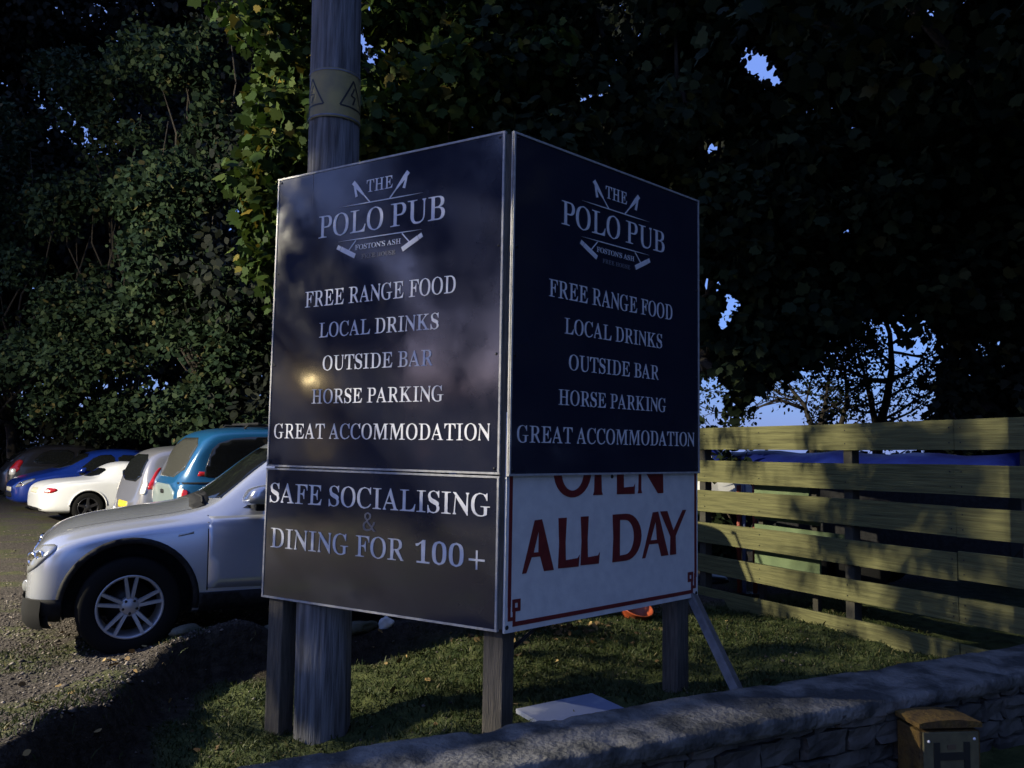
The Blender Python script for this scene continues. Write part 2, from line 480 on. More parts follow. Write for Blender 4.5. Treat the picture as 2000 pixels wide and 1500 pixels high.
def ground():
    def axis(a, b, f0, f1, fine, coarse):
        pts, v = [], a
        while v < b:
            pts.append(v)
            dd = max(f0 - v, v - f1, 0)
            v += fine + dd * coarse
        pts.append(b)
        return np.array(pts)
    xs = axis(-400, 400, -4.0, 3.6, .05, .12)
    ys = axis(-400, 800, 2.6, 8.2, .05, .12)
    X, Y = np.meshgrid(xs, ys)
    Z = ground_z(X, Y)
    nx, ny = len(xs), len(ys)
    me = bpy.data.meshes.new('ground')
    V = np.stack([X, Y, Z], -1).reshape(-1, 3)
    i = np.arange(nx * ny).reshape(ny, nx)
    F = np.stack([i[:-1, :-1], i[:-1, 1:], i[1:, 1:], i[1:, :-1]], -1).reshape(-1, 4)
    me.vertices.add(len(V))
    me.vertices.foreach_set('co', V.ravel())
    me.loops.add(F.size)
    me.loops.foreach_set('vertex_index', F.ravel().astype(np.int32))
    me.polygons.add(len(F))
    me.polygons.foreach_set('loop_start', np.arange(0, F.size, 4, dtype=np.int32))
    me.update(calc_edges=True)
    me.polygons.foreach_set('use_smooth', np.ones(len(F), bool))
    # a vertex attribute that says where turf grows (soil type, not light)
    d = seg_dist(V[:, 0], V[:, 1])
    turf = smooth(.05, .25, -d) * smooth(14, 9, np.hypot(V[:, 0], V[:, 1] - 3))
    at_ = me.attributes.new('turf', 'FLOAT', 'POINT')
    at_.data.foreach_set('value', turf.astype(np.float32))
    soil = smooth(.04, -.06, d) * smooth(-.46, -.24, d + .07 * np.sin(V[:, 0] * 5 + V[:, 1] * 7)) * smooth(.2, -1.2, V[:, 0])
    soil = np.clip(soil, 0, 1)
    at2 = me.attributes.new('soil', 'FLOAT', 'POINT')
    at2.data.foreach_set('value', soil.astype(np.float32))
    m = bpy.data.materials.new('gravel_and_turf')
    m.use_nodes = True
    t = m.node_tree
    b = t.nodes['Principled BSDF']
    b.inputs['Roughness'].default_value = .95
    b.inputs['Specular IOR Level'].default_value = .15
    tc = t.nodes.new('ShaderNodeTexCoord')
    def noise(sc, det, lo, hi, c1, c2):
        n = t.nodes.new('ShaderNodeTexNoise')
        n.inputs['Scale'].default_value = sc
        n.inputs['Detail'].default_value = det
        t.links.new(tc.outputs['Object'], n.inputs['Vector'])
        r = t.nodes.new('ShaderNodeValToRGB')
        r.color_ramp.elements[0].position, r.color_ramp.elements[1].position = lo, hi
        r.color_ramp.elements[0].color, r.color_ramp.elements[1].color = (*c1, 1), (*c2, 1)
        t.links.new(n.outputs['Fac'], r.inputs[0])
        return r.outputs[0]
    def mix(f, a, c):
        x = t.nodes.new('ShaderNodeMixRGB')
        t.links.new(f, x.inputs[0])
        t.links.new(a, x.inputs[1])
        t.links.new(c, x.inputs[2])
        return x.outputs[0]
    grav = noise(38, 8, .38, .66, (.024, .020, .017), (.092, .079, .070))
    moss = noise(14, 6, .35, .65, (.030, .042, .012), (.085, .085, .035))
    mask = noise(1.7, 5, .50, .60, (0, 0, 0), (.8, .8, .8))
    turfc = noise(9, 8, .35, .68, (.022, .034, .010), (.070, .080, .028))
    a = t.nodes.new('ShaderNodeAttribute')
    a.attribute_name = 'turf'
    c = mix(mask, grav, moss)
    c = mix(a.outputs['Fac'], c, turfc)
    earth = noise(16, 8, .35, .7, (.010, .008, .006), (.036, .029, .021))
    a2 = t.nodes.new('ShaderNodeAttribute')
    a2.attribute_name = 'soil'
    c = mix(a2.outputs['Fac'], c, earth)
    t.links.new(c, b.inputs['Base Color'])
    n = t.nodes.new('ShaderNodeTexNoise')
    n.inputs['Scale'].default_value = 55
    n.inputs['Detail'].default_value = 8
    t.links.new(tc.outputs['Object'], n.inputs['Vector'])
    bp = t.nodes.new('ShaderNodeBump')
    bp.inputs['Strength'].default_value = .9
    bp.inputs['Distance'].default_value = .03
    t.links.new(n.outputs['Fac'], bp.inputs['Height'])
    t.links.new(bp.outputs[0], b.inputs['Normal'])
    me.materials.append(m)
    structure(link('ground', me))
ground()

def scatter(n, x0, x1, y0, y1, rng, cond):
    out = np.empty((0, 2))
    while len(out) < n:
        P = np.stack([rng.uniform(x0, x1, n), rng.uniform(y0, y1, n)], 1)
        out = np.concatenate([out, P[cond(P[:, 0], P[:, 1])]])
    return out[:n]

def wall_n(x, y):
    return (x - .02) * .447 + (y - 3.77) * -.894      # >0 on the road side of the wall's far edge

def make_grass():
    rng = np.random.default_rng(5)
    P = scatter(70000, -2.5, 3.6, 3.0, 9.0, rng, lambda x, y: (seg_dist(x, y) < -.06) & (wall_n(x, y) < .03))
    # bare and worn turf: keep less where a slow noise says so
    worn = np.sin(P[:, 0] * 2.7 + 1.3 * np.sin(P[:, 1] * 1.9)) * np.sin(P[:, 1] * 3.1 + P[:, 0])
    P = P[rng.uniform(0, 1, len(P)) < .62 + .38 * worn]
    sd = seg_dist(P[:, 0], P[:, 1]) + .07 * np.sin(P[:, 0] * 5 + P[:, 1] * 7)
    P = P[(sd < -.30) | (P[:, 0] > -.4) | (rng.uniform(0, 1, len(P)) < .10)]
    bx = (P[:, 0] - .07) * .865 + (P[:, 1] - 4.53) * .502
    by = (P[:, 0] - .07) * -.5 + (P[:, 1] - 4.53) * .86
    P = P[~((bx > -.02) & (bx < .64) & (by > -.32) & (by < .06))]
    Q = scatter(9000, -4.6, -2.2, 3.4, 6.4, rng, lambda x, y: seg_dist(x, y) > -.05)
    patch = np.sin(Q[:, 0] * 3.9 + 2) * np.sin(Q[:, 1] * 3.3 + 1.4 * Q[:, 0]) + .6 * np.exp(-(seg_dist(Q[:, 0], Q[:, 1]) / .25) ** 2)
    Q = Q[patch > .38]
    P = np.concatenate([P, Q])
    n = len(P)
    z = ground_z(P[:, 0], P[:, 1])
    h = rng.uniform(.012, .038, n) * (1 + .7 * (rng.uniform(0, 1, n) > .96))
    a = rng.uniform(0, 2 * np.pi, n)
    w = rng.uniform(.003, .006, n)
    lean = rng.normal(0, .6, (n, 2)) * h[:, None]
    b = np.stack([P[:, 0], P[:, 1], z - .004], 1)
    side = np.stack([np.cos(a) * w, np.sin(a) * w, 0 * a], 1)
    mid = b + np.stack([lean[:, 0] * .4, lean[:, 1] * .4, h * .6], 1)
    tip = b + np.stack([lean[:, 0], lean[:, 1], h], 1)
    V = np.stack([b - side, b + side, mid + side * .7, tip, mid - side * .7], 1).reshape(-1, 3)
    o = soup('grass', V, 5, M['grass'])
    stuff(o, 'short worn grass on the bank under the two-sided sign', 'grass')
make_grass()

OCT = np.array([(1, 0, 0), (-1, 0, 0), (0, 1, 0), (0, -1, 0), (0, 0, .6), (0, 0, -.5)], float)
OCTF = [(0, 2, 4), (2, 1, 4), (1, 3, 4), (3, 0, 4), (2, 0, 5), (1, 2, 5), (3, 1, 5), (0, 3, 5)]

def make_pebbles():
    rng = np.random.default_rng(8)
    P = scatter(9000, -5.2, -2.0, 3.3, 8.0, rng, lambda x, y: (seg_dist(x, y) > -.04) & (x / y > -.75))
    P = np.concatenate([P, scatter(2500, -12, -3, 8, 15, rng, lambda x, y: x / y > -.75)])
    P = np.concatenate([P, scatter(500, -2.4, 2.5, 3.6, 7.2, rng, lambda x, y: (seg_dist(x, y) < 0) & (wall_n(x, y) < 0))])
    z = ground_z(P[:, 0], P[:, 1])
    n = len(P)
    s = rng.uniform(.004, .014, (n, 1, 1)) * (1 + 1.2 * (rng.uniform(0, 1, (n, 1, 1)) > .96))
    V = OCT[None] * s * rng.uniform(.6, 1.4, (n, 6, 1))
    a = rng.uniform(0, 6.28, n)
    c, q = np.cos(a)[:, None], np.sin(a)[:, None]
    V = np.stack([V[..., 0] * c - V[..., 1] * q, V[..., 0] * q + V[..., 1] * c, V[..., 2]], -1)
    V += np.stack([P[:, 0], P[:, 1], z + .002], 1)[:, None]
    tri = V[:, np.array(OCTF)].reshape(-1, 3)
    me_v = V.reshape(-1, 3)
    F = (np.array(OCTF)[None] + 6 * np.arange(n)[:, None, None]).reshape(-1, 3)
    me = bpy.data.meshes.new('gravel')
    me.vertices.add(len(me_v))
    me.vertices.foreach_set('co', me_v.ravel())
    me.loops.add(F.size)
    me.loops.foreach_set('vertex_index', F.ravel().astype(np.int32))
    me.polygons.add(len(F))
    me.polygons.foreach_set('loop_start', np.arange(0, F.size, 3, dtype=np.int32))
    me.materials.append(M['pebble'])
    me.update(calc_edges=True)
    stuff(link('gravel', me), 'loose brown gravel and pebbles of the car park surface', 'gravel')
make_pebbles()

def make_fallen():
    rng = np.random.default_rng(9)
    P = scatter(900, -4.4, 2.8, 3.3, 7.6, rng, lambda x, y: (wall_n(x, y) < -.02) & (x / y > -.72))
    near = np.exp(-(seg_dist(P[:, 0], P[:, 1]) / .4) ** 2)
    P = P[rng.uniform(0, 1, len(P)) < .10 + .35 * near]
    Q = np.stack([rng.normal(.25, .35, 260), rng.normal(6.75, .16, 260)], 1)
    P = np.concatenate([P, Q])
    z = ground_z(P[:, 0], P[:, 1]) + .012
    n = len(P)
    out = np.stack([rng.normal(0, 1, n), rng.normal(0, 1, n), 0 * z], 1)
    V = leaf_verts(rng, np.stack([P[:, 0], P[:, 1], z], 1), out, .05, LEAF_OVAL, .0, .35)
    V[:, 2] = np.maximum(V[:, 2], np.repeat(z - .01, len(LEAF_OVAL)))
    stuff(soup('fallen_leaves', V, len(LEAF_OVAL), M['deadleaf']), 'dry brown fallen leaves lying over the grass and bank', 'leaves')
make_fallen()

# rocks of the edging along the bank: each stone its own thing
def rock_mesh(name, rng, s, m):
    bm = bmesh.new()
    bmesh.ops.create_icosphere(bm, subdivisions=3, radius=1)
    k = rng.normal(0, 1, (5, 3))
    for v in bm.verts:
        p = np.array(v.co)
        d = 1 + .05 * math.sin(13 * (p @ k[3])) + .04 * math.sin(19 * (p @ k[4])) + .16 * math.sin(2.2 * (p @ k[0])) + .12 * math.sin(3.1 * (p @ k[1]) + 1) + .06 * math.sin(7 * (p @ k[2]))
        q = np.sign(p) * np.abs(p) ** .75
        v.co = Vector(q * d * np.array(s))
    for f in bm.faces:
        f.smooth = True
    me = bpy.data.meshes.new(name)
    bm.to_mesh(me)
    bm.free()
    me.materials.append(m)
    return me

def make_rocks():
    rng = np.random.default_rng(21)
    L = [((-.99, 6.62), (.055, .035, .06), 'oldwhite', 'pale upright stone on the bank seen under the sign bottom edge'),
         ((-2.36, 6.0), (.13, .07, .030), 'edging', 'mossy edging stone beside the front tyre of the silver car'),
         ((-1.62, 6.34), (.26, .10, .055), 'edging', 'long dark edging stone under the silver car sill beside the sign'),
         ((-1.2, 6.53), (.15, .09, .05), 'edging', 'dark edging stone seen between sign post and utility pole'),
         ((-.55, 6.82), (.22, .10, .06), 'edging', 'dark edging stone just right of the pale upright stone'),
         ((.3, 7.05), (.2, .1, .07), 'edging', 'dark stone among dry leaves behind the corner post')]
    for (x, y), s, m, lab in L:
        z = float(ground_z(np.array(x), np.array(y)))
        me = rock_mesh('edging_stone', rng, s, M[m])
        o = link('edging_stone', me)
        o.location = (x, y, z + s[2] * .45)
        o.rotation_euler = (rng.normal(0, .1), rng.normal(0, .1), rng.uniform(0, 3))
        if m == 'oldwhite':
            o.rotation_euler = (.2, .5, .4)
        tag(o, lab, 'stone', 'edging stones along the grass bank')
make_rocks()

# ------------------------------------------------------------------ low stone wall in the foreground
WD = Vector((.894, .447, 0)).normalized()      # along the wall, away to the right
WN = Vector((.447, -.894, 0)).normalized()     # towards the road and the camera
W0 = Vector((.02, 3.77, 0))

def make_wall():
    t = thing('stone_wall', 'low grey stone wall with rough mortar top running along the road edge', 'wall', W0 + WD * 1.5 + WN * .2 - Vector((0, 0, .16)))
    s0, s1, wd = -2.6, 8.5, .42
    rng = np.random.default_rng(3)
    core = MB()
    core.box(W0 + WD * ((s0 + s1) / 2) + WN * (wd / 2) + Vector((0, 0, -.04)), (s1 - s0, wd - .09, .40), WD, WN)
    build('wall_core', core, M['mortar'], t)
    st = MB()
    z = -.20
    courses = [.115, .10, .12, .085]
    for h in courses:
        s = s0
        while s < s1 - .05:
            L = min(rng.uniform(.12, .34), s1 - s)
            for side in (1, -1):
                off = (wd - .05 + rng.normal(0, .012)) if side == 1 else (.05 + rng.normal(0, .01))
                hh = h - .014 + rng.normal(0, .004)
                bm = bmesh.new()
                bmesh.ops.create_cube(bm, size=1)
                bmesh.ops.subdivide_edges(bm, edges=bm.edges[:], cuts=2, use_grid_fill=True)
                for v in bm.verts:
                    p = Vector((v.co.x * (L - .018), v.co.y * .10, v.co.z * hh))
                    e = (abs(v.co.x) > .45) + (abs(v.co.y) > .45) + (abs(v.co.z) > .45)
                    if e >= 2:
                        p *= .965
                    p += Vector(rng.normal(0, .0065, 3))
                    v.co = p
                c = W0 + WD * (s + L / 2) + WN * off + Vector((0, 0, z + h / 2))
                bm.verts.index_update()
                st.add([c + WD * v.co.x + WN * v.co.y + Vector((0, 0, v.co.z)) for v in bm.verts], [[v.index for v in f.verts] for f in bm.faces], 0, False)
                bm.free()
            s += L
        z += h
    build('stone_courses', st, M['stone'], t)
    # coping: rough trowelled mortar bedding with a ragged front edge
    from mathutils import noise as mnoise
    ns = int((s1 - s0) / .022)
    prof = [(-.03, .165), (-.035, .20), (-.028, .232), (-.005, .252)] + [(.03 + .38 * q / 14, .262 - .010 * (q / 14) ** 2) for q in range(15)] + [(.440, .250), (.452, .232), (.452, .198), (.446, .176), (.42, .162)]
    vs, fs = [], []
    for i in range(ns + 1):
        s = s0 + (s1 - s0) * i / ns
        for j, (n, zz) in enumerate(prof):
            q = Vector((s, n, zz))
            big = mnoise.noise(q * 2.2) * .012
            mid = mnoise.noise(q * 10 + Vector((3, 0, 0))) * .008
            fine = mnoise.noise(q * 31) * .0045 + mnoise.noise(q * 70) * .0025
            chip = -.018 * max(0, mnoise.noise(q * 6 + Vector((9, 4, 0))) - .28) * 3
            top = 3 <= j <= 18
            dz = (big + mid + fine + chip) if top else (big + mid * .6 + fine)
            dn = (mid + fine) if top else (big * 1.3 + mid * 1.4 + fine * 1.6 + chip) * (1 if j > 10 else -1)
            vs.append(W0 + WD * s + WN * (n + dn) + Vector((0, 0, zz + dz)))
    m = len(prof)
    for i in range(ns):
        for j in range(m):
            k = (j + 1) % m
            fs.append((i * m + j, i * m + k, (i + 1) * m + k, (i + 1) * m + j))
    cp = MB().add(vs, fs, 0, True)
    cp.f += [list(range(m))[::-1], [ns * m + j for j in range(m)]]
    cp.mi += [0, 0]
    cp.sm += [False, False]
    build('coping', cp, M['coping'], t)
make_wall()

# hydrant marker standing in front of the wall
def make_hydrant():
    c = Vector((2.20, 4.20, .018))
    t = thing('hydrant_marker', 'short yellow hydrant marker post with black H in front of the stone wall', 'marker post', (c.x, c.y, -.16))
    Y = Vector((.115, -.993, 0)).normalized()
    X = Vector((-Y.y, Y.x, 0))
    w, d = .325, .19
    body = MB()
    body.rbox(c + Vector((0, 0, -.02)), (w, d, .29), X, Y, b=.008)
    build('post', body, M['hydrant'], t)
    cap = MB()
    n = 12
    ring_ = []
    for i in range(n + 1):                                   # gently arched top, flat ends
        a = -1 + 2 * i / n
        ring_.append((a * (w / 2 + .006), .182 - .016 * a * a))
    ring_ += [(w / 2 + .006, .143), (-w / 2 - .006, .143)]
    k = len(ring_)
    for yy in (-d / 2 - .004, d / 2 + .010):
        cap.v += [tuple(c + X * a + Y * yy + Vector((0, 0, z))) for a, z in ring_]
    cap.f += [[i, (i + 1) % k, k + (i + 1) % k, k + i] for i in range(k)] + [list(range(k))[::-1], [k + i for i in range(k)]]
    cap.mi += [0] * (k + 2)
    cap.sm += [False] * (k + 2)
    build('cap', cap, M['hydrant'], t)
    f = c + Y * (d / 2)
    pl = MB().rbox(f + Y * .004 + Vector((0, 0, -.008)), (.295, .012, .262), X, Y, b=.004)
    plate = build('plate', pl, M['hydplate'], t)
    g = f + Y * .0125
    H = MB()
    for sx in (-1, 1):
        H.box(g + X * (.080 * sx) + Vector((0, 0, -.02)), (.032, .004, .19), X, Y)
    H.box(g + Vector((0, 0, .008)) + Y * .0005, (.13, .004, .036), X, Y)
    build('black_letter', H, M['black'], plate)
    sm = MB().box(g + Vector((0, 0, .052)) - Y * .001, (.045, .002, .022), X, Y)
    build('worn_patch', sm, M['smear'], plate)
    for sx in (-1, 1):
        p = MB().lathe([(.0001, .006), (.006, .004), (.008, 0)], g + X * (.122 * sx) + Vector((0, 0, .085 + .004 * sx)), Y, 10)
        build('pin', p, M['pinwhite'], plate)
make_hydrant()

# pale board lying on the grass behind the wall
def make_board():
    a = Vector((.07, 4.53, .060))
    X = Vector((.865, .502, .03)).normalized()
    Y = Vector((-.50, .86, 0)).normalized()
    Z = X.cross(Y)
    c = a + X * .26 - Y * .13
    b = MB().rbox(c, (.52, .34, .025), X, Y, Z, b=.004)
    tag(build('fallen_board', b, M['paleslab']), 'pale blue-white flat board lying on the grass behind the stone wall', 'board')
make_board()
